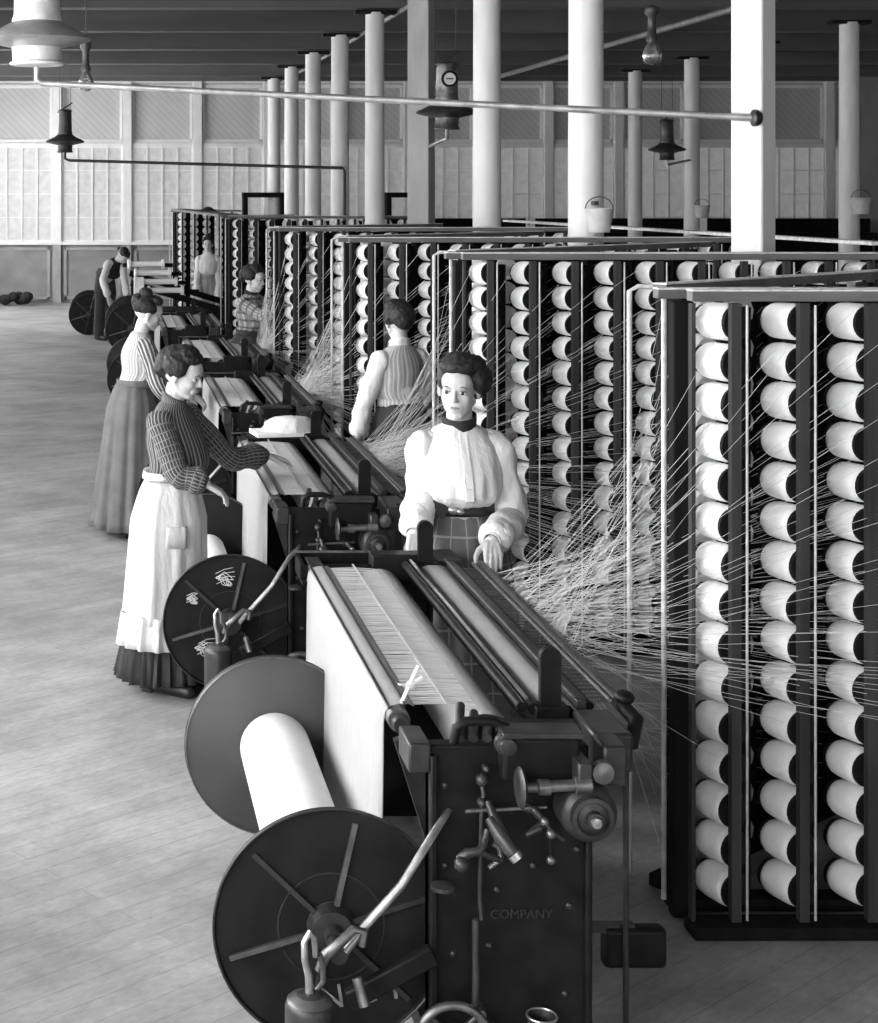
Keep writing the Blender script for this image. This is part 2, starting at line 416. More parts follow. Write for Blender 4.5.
# pipes below the ceiling
tag(MB().tube([(3.75,12,4.556),(3.75,33,4.556)],.03,8).build('sprinkler_pipe','pipe'),'thin ceiling pipe running beside the five capped columns','pipe','ceiling pipes')
tag(MB().tube([(7.75,12,4.54),(7.75,33,4.54)],.045,8).build('sprinkler_pipe','pipe'),'pale ceiling pipe crossing behind the glass bulb fitting','pipe','ceiling pipes')

# ------------------------------------------------------------------ hanging lamps
M['lamp_grey']=mat('grey_lamp_shade',.22,.35,0,.2,12)
def lamp(p,s,label,dark=True,badge=False,body='lamp_dark',shade='lamp_dark',rotz=0,wide=1.0):
    k=wide
    e=empty('hanging_lamp',p,rotz,label,'lamp','hanging gas lamps')
    MB().lathe([(.11*s*k,.1*s),(.12*s*k,.13*s),(.11*s*k,.17*s),(.105*s*k,.48*s),(.12*s*k,.5*s),(.07*s*k,.52*s)],24).build('lamp_body',body,e)
    MB().lathe([(.12*s*k,.12*s),(.17*s*k,.08*s),(.3*s*k**.5,.02*s),(.31*s*k**.5,0),(.29*s*k**.5,-.01),(.13*s*k,-.05*s)],32).build('lamp_shade',shade,e)
    MB().lathe([(.12*s*k,-.03*s),(.115*s*k,-.14*s),(.13*s*k,-.155*s),(.125*s*k,-.17*s),(.02*s,-.17*s)],24).build('lamp_bowl',body if badge or not dark else shade,e)
    MB().tube([(-.12*s,0,.47*s),(.02*s,0,.56*s),(.12*s,0,.63*s)],.012*s,6).build('lever','pipe_dark',e)
    h=ZB-p[2]
    a=MB()
    for x in (-.09,.09): a.tube([(x*s,0,.5*s),(x*s,0,h)],.004,5)
    a.build('hanger_wire','pipe_dark',e)
    if badge:
        MB().lathe([(.085*s,0),(.085*s,.012),(.06*s,.014)],24,c=(0,-.115*s*k,.34*s),axis=(0,-1,0)).build('badge_ring','iron',e)
        MB().lathe([(.06*s,0),(.06*s,.005)],24,c=(0,-.115*s*k-.015*s,.34*s),axis=(0,-1,0)).build('badge','enamel',e)
        MB().box((0,-.115*s*k-.02*s,.34*s),(.07*s,.004,.012*s)).build('badge_bar','iron',e)
    return e
def gas_arm(name,a,pts,r,m,label):
    tag(MB().tube(pts,r,8).build(name,m),label,'pipe','pipes carrying gas to the lamps')
Y1=10.0
L1=W(37,40,Y1); lamp(L1,.93,'big pale enamelled lamp with a wide shade and round badge, near the ceiling',False,True,'enamel','lamp_grey',wide=1.42)
L2=W(65,142,23.5); lamp(L2,.92,'small dark lamp with flared shade hung before the windowed back wall')
L3=W(447,113,16.3); lamp(L3,1.0,'dark lamp with a pale round badge beside the squared grey post',True,True,'steel_dull','lamp_dark')
L4=W(667,150,25.8); lamp(L4,.95,'small dark lamp between two thin grey columns')
c1=W(757,118,8.32); e1=V((L1.x,Y1,L1.z-.19))
gas_arm('gas_pipe',0,[L1+V((0,0,-.17)),L1+V((.0,0,-.25)),L1+V((.03,-.0,-.27)),c1],.019,'pipe','long grey pipe from the big pale lamp to the white squared post')
MB().lathe([(.03,0),(.045,.01),(.045,.03),(.03,.05)],14,c=c1+V((-.03,0,0)),axis=(1,0,0)).build('pipe_socket','iron_worn',bpy.data.objects['gas_pipe'])
c2=W(343,168,22.6)
gas_arm('gas_pipe',0,[L2+V((0,0,-.15)),L2+V((0,0,-.24)),L2+V((.06,0,-.27)),c2,c2+V((.02,0,-.05)),c2+V((.02,0,-.9))],.022,'pipe_dark','thin black pipe from the small dark lamp to a column of the aisle')
c3=V((3.1,15.6,W(428,147,15.6).z))
gas_arm('gas_pipe',0,[L3+V((0,0,-.16)),L3+V((0,0,-.26)),W(428,147,17.05)],.017,'pipe','short slanting pipe under the lamp with the round badge')
c4=W(690,160,26.75)
gas_arm('gas_pipe',0,[L4+V((0,0,-.15)),L4+V((0,0,-.24)),c4],.02,'pipe','short pipe between the small lamp and a thin grey column')
# electric fittings
def bulb(p,s,label,glass):
    e=empty('electric_fitting',p,0,label,'lamp')
    MB().lathe([(.01*s,.28*s),(.05*s,.26*s),(.055*s,.22*s),(.03*s,.19*s),(.032*s,.06*s),(.045*s,.03*s),(.04*s,0)],18).build('socket','lamp_dark',e)
    MB().lathe([(.03*s,0),(.06*s,-.05*s),(.075*s,-.1*s),(.06*s,-.15*s),(.02*s,-.175*s)],20).build('glass_globe',glass,e)
    MB().tube([(0,0,.27*s),(0,0,ZB-p[2]+.3)],.005,5).build('hanging_wire','pipe_dark',e)
gl=mat('clear_lamp_glass',.8,.05); gb=gl.node_tree.nodes['Principled BSDF']; gb.inputs['Transmission Weight'].default_value=.92; M['glass']=gl
bulb(W(86,72,13.0),.9,'small dark fitting with a glass end on a ceiling cord beside the big lamp','glass')
bulb(W(652,42,14.0),1.15,'glass bulb fitting hanging between the thick and the squared white columns','glass')
# dark cupboards by the back wall
for (a,b,Y,l) in ((245,283,31.5,'dark open wooden frame standing before the back wall windows'),(388,412,31.0,'dark wooden frame standing behind the tall white column')):
    p=W(a,195,Y); q=W(b,195,Y); e=empty('wooden_frame',((p.x+q.x)/2,Y,0),0,l,'rack')
    wd=q.x-p.x
    for x in (-wd/2,wd/2): MB().box((x,0,p.z/2),(.09,.3,p.z)).build('upright','dark_wood',e)
    MB().box((0,0,p.z),(wd+.1,.32,.1)).build('top_board','dark_wood',e); MB().box((0,0,p.z-.45),(wd,.3,.06)).build('shelf','dark_wood',e)
# low dark benches under the far windows
for k,(x0,x1) in enumerate(((5.2,8.4),(8.6,11.8),(12.0,15.2))):
    e=empty('work_bench',((x0+x1)/2,31.3,0),0,'long dark bench under the far windows, '+['first past the thick column','in the middle of three','last at the picture edge'][k],'bench','benches under the far windows')
    w_=x1-x0
    MB().box((0,0,1.45),(w_,.7,.12)).build('bench_top','dark_wood',e); MB().box((0,.3,1.62),(w_,.06,.32)).build('back_board','dark_wood',e)
    for sx in (-1,1):
        for sy in (-1,1): MB().box((sx*(w_/2-.1),sy*.28,.7),(.1,.1,1.4)).build('leg','dark_wood',e)
    MB().box((0,0,.8),(w_-.2,.05,1.2)).build('front_board','dark_wood',e)
# heap of rags
hp=MB(); rr=random.Random(4)
for i in range(14): hp.ball((rr.uniform(-.3,.3),rr.uniform(-.15,.15),.09+rr.uniform(0,.1)),(.12,.1,.1),10,6)
tag(hp.build('rag_heap','black_cloth',None,(W(15,300,32.6).x,32.5,-.0)),'dark heap of rags on the floor against the wainscot','rags')
# ------------------------------------------------------------------ creels and bobbins
PITCH=.211; ROWS=15; Z0=.112; DZ=.127
TIP=V((.042,-.125,0))           # from the far head of a bobbin to its near head
def bobbin_proto():
    ax=TIP.normalized(); L=TIP.length
    prof=[(.012,-.003),(.040,-.001),(.051,.006),(.0575,.02),(.0595,.042),(.0595,L-.03),(.0575,L-.012),(.05,L-.004),(.02,L-.003)]
    b=MB().lathe(prof,22,axis=ax).build('yarn_bobbin','yarn')
    h=MB().lathe([(.012,-.012),(.048,-.012),(.048,0),(.01,0)],18,axis=ax); h.build('back_head','head',b)
    MB().lathe([(.01,L-.004),(.0545,L-.004),(.056,L+.002),(.0545,L+.008),(.018,L+.008),(.01,L+.03)],20,axis=ax).build('front_head','head',b)
    return b
PROTO=bobbin_proto()
made=[0]
rest=MB()
def rest_bobbin(p):
    ax=TIP.normalized(); L=TIP.length
    rest.lathe([(.045,0),(.0595,.02),(.0595,L-.02),(.05,L)],10,c=p,axis=ax)
rest_heads=MB()
ORD=['top','second','third','fourth','fifth','sixth','seventh','eighth','ninth','tenth','eleventh','twelfth','thirteenth','fourteenth','bottom']
COL=['first','second','third','fourth','fifth','sixth','seventh','eighth','ninth','tenth','eleventh','twelfth','thirteenth']
jit=random.Random(2)
def place_bobbin(p, label, group):
    if made[0]==0: o=PROTO
    else: o=copy_tree(PROTO)
    made[0]+=1
    o.location=p; o.rotation_euler=(jit.uniform(-.02,.02),0,jit.uniform(-.05,.05))
    s=jit.uniform(.97,1.0); o.scale=(s,s,s)
    for c in (o,): tag(c,label,'bobbin',group)
# name, corner of the near wing, columns, columns shown whole, rows shown of the others, far wing length
def creel(name, X0, Y0, ncol, nfull, nrest_rows, label, far=1.3, far_ang=38, indiv=True, rows_full=15, far_b=True, farpat=()):
    e=empty('bobbin_creel',(X0,Y0,0),0,label,'creel','bobbin creels')
    L=PITCH*ncol
    # near wing: front posts stand before each bobbin column
    for i in range(ncol):
        x=.055+PITCH*i+.012
        MB().box((x-.014,-.015,.98),(.030,.03,1.95)).build('post','creel_post',e)
        MB().box((x+.055,.17,.98),(.1,.03,1.9)).build('rear_board','dark_wood',e)
        MB().tube([(x+.014,-.04,.05),(x+.014,-.04,1.95)],.0040,6).build('guide_rod','rod',e)
    MB().box((-.072,.1,.98),(.066,.05,1.95)).build('corner_post','dark_wood',e,bevel=.006)
    MB().box((-.078,-.01,.98),(.012,.03,1.95)).build('post','creel_post',e)
    MB().box((L/2-.04,-.02,1.978),(L+.1,.05,.032)).build('top_rail','creel_beam',e,bevel=.003)
    MB().box((L/2-.04,-.02,1.996),(L+.1,.05,.005)).build('pale_strip','beam_pale',e)  # paler strip along the rail top
    MB().box((L/2-.06,.14,1.975),(L+.16,.05,.03)).build('top_rail','creel_beam',e,bevel=.003)
    MB().box((L/2-.06,.14,1.992),(L+.16,.05,.005)).build('pale_strip','beam_pale',e)
    MB().box((L/2-.04,-.02,.02),(L+.1,.1,.04)).build('bottom_rail','dark_wood',e,bevel=.004)
    MB().box((L/2-.04,.17,.02),(L+.1,.08,.04)).build('bottom_rail','dark_wood',e,bevel=.004)
    # end rods that lead the threads
    for (x,y) in ((-.105,.16),(-.15,.36)):
        MB().tube([(x,y,.03),(x,y,1.97),(x+.03,y,1.985),(x+.10,y-.02,1.985)],.009,8).build('guide_rod','rod',e)
    # far wing
    a=math.radians(far_ang); d=V((math.cos(a),math.sin(a),0)); nfc=int(far/PITCH)
    s0=V((-.07,.3,0))
    MB().bar(s0+V((0,0,1.98)),s0+d*far+V((0,0,1.98)),.05,.03).build('top_rail','creel_beam',e)
    MB().bar(s0+V((0,0,1.997)),s0+d*far+V((0,0,1.997)),.05,.005).build('pale_strip','beam_pale',e)
    MB().bar(s0+V((0,0,.02)),s0+d*far+V((0,0,.02)),.08,.04).build('bottom_rail','dark_wood',e)
    for i in range(nfc):
        p=s0+d*(PITCH*(i+.5))
        MB().box((p.x,p.y,.98),(.05,.05,1.95),Matrix.Rotation(a,3,'Z')).build('post','dark_wood',e)
        MB().box((p.x+d.x*.09-d.y*-.05,p.y+.16,.98),(.13,.02,1.9),Matrix.Rotation(a,3,'Z')).build('rear_board','dark_wood',e)
        if i<2 and far_b:
            for j in range(ROWS): rest_bobbin(V((X0,Y0,0))+p+V((.06,.13,Z0+DZ*j)))
    # bobbins
    for i in range(ncol):
        x=.055+PITCH*i-.028
        for j in range(ROWS):
            k=ROWS-1-j
            p=V((X0+x,Y0+.155,Z0+DZ*j))
            if indiv and ((i<nfull and k<rows_full) or k<nrest_rows):
                place_bobbin(p,'white yarn bobbin, %s in the %s bobbin column of the %s'%(ORD[k],COL[i],name),'bobbins on the %s'%name)
            else: rest_bobbin(p)
    return e
creel('front creel',1.917,4.98,8,3,0,'tall front bobbin creel beside the front warping machine, holding full white bobbins',1.6)
creel('second creel',1.895,8.0,12,5,1,'second bobbin creel from the front, behind the young woman in white',2.4)
creel('third creel',1.76,10.75,13,4,1,'third bobbin creel from the front, beside the woman seen from behind',2.2)
creel('fourth creel',1.62,13.75,13,2,0,'fourth bobbin creel, where the woman in the checked blouse reaches in',2.2)
creel('fifth creel',1.72,20.4,12,5,0,'fifth bobbin creel with low-looking dark frame near the aisle columns',1.2)
creel('sixth creel',1.36,27.4,5,5,0,'small-looking bobbin creel at the far end behind the standing woman in white',1.0,indiv=False)
BR=rest.build('yarn_bobbin_mass','yarn'); tag(BR,'remaining white bobbins deep inside and along the far bobbin creels','bobbins',None,'stuff')
print('individual bobbins',made[0])
# long board closing the creels
tag(MB().bar((4.25,8.7,2.02),(3.98,15.6,2.02),.11,.02).build('plank','beam_pale'),'long pale plank lying across the tops of the bobbin creels','plank')
tag(MB().bar((1.36,27.2,2.0),(1.66,20.4,2.0),.3,.03).build('plank','creel_beam'),'dusty plank joining the tops of the two far creels','plank')
tag(MB().ball((0,0,0.02),(.09,.08,.06)).ball((.08,0,0),(.06,.06,.04)).ball((-.08,.02,0),(.05,.06,.04)).build('cloth_bundle','black_cloth',None,W(208,212,24.0)+V((0,0,.0))),'small dark cloth bundle lying on the far creel top','cloth')

# ------------------------------------------------------------------ threads drawn from the creels into the machines
M['thread'].node_tree.nodes['Principled BSDF'].inputs['Roughness'].default_value=.7
def threads(X0,Y0,ncol,my,label,r,seed,rows=ROWS,xt=1.40,cols0=0,yr=(.3,1.78),j0=0):
    rd=random.Random(seed); v=MB()
    for i in range(cols0,ncol):
        for j in range(j0,rows):
            p=V((X0+.055+PITCH*i-.07,Y0-.055+rd.uniform(-.03,.0),Z0+DZ*j+rd.choice((-.05,.05))))
            f=(i+.5)/ncol
            t=V((xt,my+yr[0]+(yr[1]-yr[0])*min(1,max(0,(.1+.5*f+.45*(j/ROWS)+rd.uniform(-.1,.1)))),.93))
            mid=p.lerp(t,.5)+V((0,0,-.012*(p-t).length))
            v.tube([p,mid,t],r,3,False,False)
    # threads of the far wing
    a=math.radians(38); d=V((math.cos(a),math.sin(a),0))
    for i in range(7):
        for j in range(rows):
            p=V((X0-.1,Y0+.3,0))+d*(PITCH*(i+.5))+V((-.02,-.02,Z0+DZ*j))
            t=V((xt,my+yr[0]+(yr[1]-yr[0])*min(1,.35+.6*rd.random()),.93))
            g=V((X0-.16,Y0+.2+.1*rd.random(),.93+(p.z-.93)*.55))
            v.tube([p,g,t],r,3,False,False)
    tag(v.build('warp_threads','thread'),label,'threads',None,'stuff')
threads(1.905,4.98,12,3.95,'fine white threads fanning from the front creel into the front warping machine',.00068,1,j0=4)
threads(1.87,8.0,12,6.95,'fine white threads fanning from the second creel towards the second warping machine',.0008,2)
threads(1.76,10.75,12,9.95,'white threads running from the third creel to the third warping machine',.0012,3)
threads(1.62,13.75,12,12.95,'white threads running from the fourth creel to the fourth warping machine',.0015,4)
# ------------------------------------------------------------------ warping machines (origin: floor, Y of the near frame face, world X)
def machine(y0, label, detail=True):
    e=empty('warping_machine',(0,y0,0),0,label,'warping machine','warping machines')
    def B(b,name,m,parent=e,**k): return b.build(name,m,parent,**k)
    YN,YE=.27,1.87      # near and far ends of the rollers
    # end frames
    for y,yy in ((.0,.05),(1.9,1.95)):
        b=MB(); b.box((1.02,(y+yy)/2,.46),(.40,.05,.92))
        b.box((1.0,(y+yy)/2+.02,.05),(.52,.09,.1)); b.box((1.10,(y+yy)/2+.01,.9),(.2,.08,.13)); b.box((.83,(y+yy)/2-.008,.46),(.02,.07,.88)); b.box((1.215,(y+yy)/2-.008,.42),(.018,.07,.8))
        fr=B(b,'end_frame','iron',bevel=.006)
        B(MB().box((.795,(y+yy)/2+.03,.892),(.055,.14,.075)),'bearing_block','iron_worn',bevel=.006)
        B(MB().box((1.30,(y+yy)/2+.13,.88),(.1,.2,.1)),'bearing_block','iron_worn',bevel=.01)
    # side braces
    B(MB().box((.86,1.0,.12),(.05,1.85,.06)),'cross_tie','iron'); B(MB().box((1.18,1.0,.12),(.05,1.85,.06)),'cross_tie','iron'); B(MB().box((1.02,1.0,.82),(.12,1.85,.05)),'cross_tie','iron')
    B(MB().bar((.80,.24,.86),(.93,.24,.45),.03,.05),'stay','iron_worn')
    # front measuring roller, its dark bracket rail
    B(MB().cyl((.795,YN-.01,.895),(.795,YE+.02,.895),.030,n=24),'front_roller','steel_dull')
    B(MB().cyl((.795,YN-.05,.895),(.795,YN-.01,.895),.022,n=14),'roller_shaft','iron_worn')
    # hanging warp sheet: over the roller and down to the beam
    sh=MB(); pts=[(.842,.922),(.83,.929),(.80,.928),(.775,.922),(.764,.905),(.760,.88),(.757,.6),(.752,.33),(.72,.28),(.66,.29)]
    ring=[[V((x,YN+.03+(YE-YN-.03)*k/8,z)) for x,z in pts] for k in range(9)]
    B(sh.loft(ring,closed=False),'warp_sheet','sheet',solid=.004)
    for x,r in ((.812,.0035),(.770,.0035)): B(MB().cyl((x,YN-.0,.934 if x>.8 else .926),(x,YE,.934 if x>.8 else .926),r,n=8),'lease_rod','iron_worn')
    # the drum
    B(MB().cyl((1.02,YN-.03,.835),(1.02,YE,.835),.085,n=40),'drum','sheet_top')
    B(MB().lathe([(.088,0),(.088,.02),(.075,.022),(.07,.01)],32,c=(1.02,YN-.06,.835),axis=(0,1,0)),'drum_rim','iron')
    # threads from the roller to the drum
    t=MB(); rd=random.Random(3)
    for k in range(210):
        y=YN+.04+(YE-YN-.05)*k/209+rd.uniform(-.003,.003)
        t.tube([(.842,y,.924),(.93,y+rd.uniform(-.006,.006),.926),(1.01,y+rd.uniform(-.006,.006),.921)],.0012,3,False,False)
    tg=B(t,'drawn_threads','thread'); tg['kind']='stuff'
    B(MB().box((.90,(YN+YE)/2,.80),(.11,YE-YN,.012)),'lint_board','dark_wood')
    B(MB().box((.925,(YN+YE)/2,.9365),(.006,YE-YN,.003)),'reed','rod')
    # dark guide rails; a steel strip between them paints their highlight
    for x,z,r,m in ((1.118,.935,.014,'iron'),(1.150,.93,.016,'iron')):
        B(MB().cyl((x,YN-.02,z),(x,YE,z),r,n=16),'guide_rail',m)
    B(MB().box((1.136,(YN+YE)/2,.952),(.008,YE-YN,.006)),'rail_strip','steel')
    # second sheet of yarn between the rails
    b=MB(); b.loft([[V((x,YN+.02+(YE-YN-.02)*k/6,z)) for x,z in ((1.16,.922),(1.2,.934),(1.235,.934),(1.262,.926))] for k in range(7)],closed=False)
    B(b,'yarn_band','sheet_band',solid=.004)
    B(MB().box((1.212,(YN+YE)/2,.885),(.1,YE-YN,.07)),'yarn_trough','dark_wood')
    B(MB().box((1.282,(YN+YE)/2,.935),(.028,YE-YN,.03)),'guide_rail','iron_worn',bevel=.004)
    B(MB().box((1.262,(YN+YE)/2,.955),(.006,YE-YN,.006)),'rail_strip','steel_dull')
    B(MB().cyl((1.395,YN+.02,.93),(1.395,YE,.93),.02,n=16),'back_rail','iron_worn')
    B(MB().cyl((1.365,YN+.02,.94),(1.365,YE,.94),.006,n=8),'rail_strip','steel_dull')
    B(MB().cyl((1.31,YN+.02,.925),(1.31,YE,.925),.012,n=12),'guide_rail','iron')
    # comb between the back rails
    cb=MB()
    n=44
    for k in range(n): cb.box((1.34,YN+.06+(YE-YN-.1)*k/(n-1),.925),(.07,.006,.006))
    B(cb,'comb','steel_dull')
    B(MB().tube([(1.395,YN+.04,.93),(1.42,YN-.02,.90),(1.40,YN-.05,.85),(1.34,YN-.03,.83)],[.02,.022,.02,.016],12),'curved_bracket','iron')
    B(MB().ball((1.405,YN+.03,.945),(.028,.03,.02)),'rail_cap','iron')
    B(MB().cyl((1.40,YN+.0,.0),(1.40,YN+.0,.86),.008,n=10),'shadow_rod','iron_worn')  # dark rod stands in for a slim upright shadow line
    # upright stop posts with round tops
    for y in (YN-.01,YE+.02):
        b=MB(); b.box((1.195,y,1.0),(.055,.022,.13)); b.cyl((1.195,y-.0125,1.065),(1.195,y+.0125,1.065),.0285,n=24)
        B(b,'stop_post','iron'); B(MB().box((1.195,y,.925),(.09,.06,.03)),'post_foot','iron',bevel=.004)
    # far tray
    b=MB(); b.box((.99,YE+.20,.90),(.50,.012,.07)); b.box((.99,YE+.09,.868),(.50,.2,.012)); b.box((.99,YE+.045,.90),(.5,.012,.05)); b.box((.745,YE+.12,.90),(.012,.16,.07)); b.box((1.235,YE+.12,.90),(.012,.16,.07))
    B(b,'tray','dark_wood'); B(MB().box((.99,YE+.20,.938),(.5,.014,.006)),'tray_edge','steel_dull')
    # lever to the beam
    B(MB().tube([(.87,.0,.76),(.815,-.06,.717),(.74,-.06,.597),(.65,-.065,.5),(.60,-.07,.44)],[.010,.011,.012,.012,.013],10,sy=.6),'beam_lever','steel_dull')
    B(MB().box((.72,-.035,.36),(.24,.03,.05),Matrix.Rotation(-.5,3,'Y')),'beam_arm','iron',bevel=.006)
    B(MB().cyl((.585,-.075,.43),(.585,.09,.43),.022,n=18),'journal','iron_worn')
    hk=MB(); hk.tube([(.535,-.085,.40),(.55,-.09,.44),(.58,-.09,.465),(.62,-.085,.50),(.645,-.085,.495),(.64,-.085,.46)],[.012,.014,.013,.012,.011,.01],10)
    B(hk,'journal_clasp','steel_dull'); B(MB().cyl((.625,-.1,.39),(.64,-.12,.33),.013,n=12),'clasp_pin','steel_dull')
    # hanging weight with its hook
    ZW=.125
    wg=B(MB().lathe([(.03,.0),(.056,.003),(.06,.02),(.06,.17),(.055,.185),(.02,.205)],26,c=(.505,-.14,.17)),'hanging_weight','iron_worn')
    B(MB().tube([(.505,-.14,.365),(.502,-.145,.415),(.492,-.15,.455),(.49,-.15,.50),(.503,-.14,.517),(.517,-.13,.50),(.52,-.13,.455)],[.011,.01,.009,.008,.008,.008,.007],10),'weight_hook','steel',wg)
    B(MB().lathe([(.056,0),(.05,.006),(.02,.018)],24,c=(.505,-.14,.355)),'weight_collar','steel_dull',wg)
    B(MB().tube([(.53,-.13,.46),(.54,-.12,.42),(.54,-.12,.39),(.525,-.12,.37)],.007,8),'weight_link','steel_dull',wg)
    if not detail: return e
    # ---- front face gear
    B(MB().tube([(.88,-.01,.93),(.885,-.015,.97),(.91,-.015,.985),(.97,-.015,.985),(1.01,-.01,.97),(1.015,-.01,.94),(.99,-.01,.915)],.012,10),'cast_hoop','iron')
    for k in range(3): B(MB().cyl((.90+.035*k,.02,.93),(.93+.035*k,.14,.975-.02*k),.012,n=12),'roller_end','iron_worn')
    g=B(MB().box((1.085,-.03,.905),(.19,.07,.11)),'gear_box','iron',bevel=.01)
    B(MB().box((1.085,-.035,.968),(.20,.085,.015)),'gear_box_lid','iron_worn',g,bevel=.003)
    B(MB().lathe([(.012,-.02),(.02,-.018),(.02,.0),(.028,.002),(.028,.02)],18,c=(1.0,-.06,.94),axis=(0,1,0)),'bolt','iron_worn')
    B(MB().lathe([(.01,-.008),(.044,-.006),(.05,0),(.044,.006),(.01,.008)],30,c=(1.02,-.11,.855),axis=(1,0,0)),'worm_disc','iron_worn')
    B(MB().tube([(1.02,-.11,.855),(1.06,-.11,.855),(1.062,-.11,.857),(1.09,-.11,.857),(1.092,-.11,.859),(1.15,-.11,.861),(1.152,-.11,.861),(1.19,-.11,.863)],[.012,.012,.019,.019,.014,.014,.02,.02],14),'worm_shaft','steel_dull')
    B(MB().box((1.175,-.07,.872),(.035,.1,.09)),'shaft_bracket','iron_worn',bevel=.005)
    B(MB().lathe([(.006,-.012),(.01,-.01),(.026,-.008),(.03,0),(.03,.006),(.02,.008)],26,c=(1.225,-.09,.885),axis=(0,1,0)),'ratchet','steel_dull')
    B(MB().box((1.27,-.0,.885),(.06,.1,.1)),'side_bracket','iron_worn',bevel=.008)
    B(MB().lathe([(.012,-.07),(.02,-.068),(.022,-.05),(.036,-.045),(.04,-.052),(.05,-.05),(.052,-.03),(.066,-.022),(.07,-.01),(.07,.05),(.05,.06)],34,c=(1.188,-.09,.79),axis=(0,1,0)),'pulley','iron_worn')
    B(MB().lathe([(.003,-.012),(.012,-.01),(.014,0)],16,c=(1.188,-.158,.79),axis=(0,1,0)),'pulley_nut','steel')
    B(MB().cyl((.90,-.05,.775),(1.10,-.05,.785),.005,n=8),'trip_rod','steel_dull')
    B(MB().tube([(.955,-.05,.80),(.965,-.07,.77),(.985,-.1,.735)],[.008,.012,.016],12),'handle_stem','iron_worn')
    hd=B(MB().tube([(.955,-.07,.765),(.975,-.1,.735),(1.0,-.12,.70)],[.014,.02,.018],14),'handle','iron_worn'); B(MB().tube([(1.0,-.12,.70),(1.01,-.125,.688)],[.019,.017],14),'handle_tip','steel',hd)
    B(MB().tube([(.945,-.02,.84),(.95,-.03,.81),(.945,-.03,.78),(.94,-.03,.55),(.945,-.03,.5)],.006,8),'pull_rod','iron_worn')
    for (x,z,r) in ((.945,.845,.016),(.955,.875,.01),(.945,.79,.012),(1.06,.775,.012)): B(MB().ball((x,-.03,z),(r,.02,r)),'knuckle','iron_worn')
    cl=MB(); 
    for (a,b,r) in (((1.07,-.06,.78),(1.09,-.07,.755),.012),((1.09,-.07,.755),(1.06,-.07,.735),.01),((1.09,-.07,.755),(1.115,-.07,.73),.009),((1.10,-.08,.74),(1.13,-.08,.72),.009),((1.075,-.08,.745),(1.045,-.08,.73),.008)): cl.caps(a,b,r,r*.8,8)
    B(cl,'catch_levers','iron_worn'); B(MB().ball((1.10,-.09,.735),.012).ball((1.085,-.09,.765),.01),'catch_bolts','steel_dull')
    B(MB().tube([(1.10,-.08,.73),(1.102,-.08,.68)],.003,6),'weight_cord','iron'); B(MB().ball((1.102,-.08,.667),.011),'cord_weight','steel_dull')
    ck=MB(); ck.tube([(.885,-.06,.66),(.90,-.07,.68),(.93,-.07,.685),(.945,-.06,.70),(.955,-.05,.73)],[.014,.013,.011,.01,.009],10); ck.tube([(.93,-.07,.685),(.96,-.07,.67),(.985,-.06,.66)],.009,8); ck.ball((.885,-.075,.655),.019)
    B(ck,'crank','iron_worn'); B(MB().tube([(.965,-.06,.70),(.98,-.06,.69),(.985,-.06,.665),(.97,-.06,.65),(.955,-.06,.64)],.007,8),'crank_link','steel_dull')
    B(MB().lathe([(.02,0),(.03,.004),(.03,.014),(.012,.02)],20,c=(.845,-.05,.58)),'oil_dish','iron_worn')
    # hand wheel
    ring=[V((.865+.085*math.cos(a),-.075,.225+.085*math.sin(a))) for a in [2*PI*k/32 for k in range(33)]]
    hw=B(MB().tube(ring,.011,10,caps=False),'hand_wheel','steel_dull')
    sp=MB()
    for k in range(4): a=PI/4+k*PI/2; sp.tube([(.865,-.07,.225),(.865+.08*math.cos(a),-.075,.225+.08*math.sin(a))],.009,8)
    B(sp,'wheel_spokes','iron_worn',hw); B(MB().ball((.865,-.09,.225),(.026,.02,.026)),'wheel_hub','iron_worn',hw)
    B(MB().cyl((.93,-.03,.05),(.93,-.03,.5),.009,n=10),'pull_rod','iron_worn')
    for (x,z,r) in ((.96,.225,.022),(.94,.27,.016),(.985,.2,.014)): B(MB().lathe([(r*.4,-.03),(r*.8,-.028),(r,-.01),(r,.02)],16,c=(x,-.02,z),axis=(0,1,0)),'bolt','steel_dull')
    cup=B(MB().lathe([(.02,0),(.032,.015),(.036,.04),(.033,.042),(.028,.02),(.002,.012)],22,c=(1.085,-.06,.235)),'oil_cup','iron_worn')
    B(MB().tube([(1.085+.036*math.cos(a),-.06+.036*math.sin(a),.277) for a in [2*PI*k/20 for k in range(21)]],.003,6,caps=False),'cup_rim','steel',cup)
    # small bolts on the plate
    for x,z in ((.86,.82),(.86,.62),(.88,.40),(1.19,.66),(1.17,.52),(1.08,.62),(.99,.56),(.97,.42),(1.16,.3)):
        B(MB().ball((x,.0,z),(.009,.006,.009),8,6),'rivet','iron_worn')
    # treadle at the back of the frame
    tr=B(MB().box((1.43,.30,.28),(.17,.05,.11)),'treadle','iron',bevel=.015)
    B(MB().box((1.33,.30,.33),(.2,.03,.02)),'treadle_arm','iron_worn',tr)
    return e

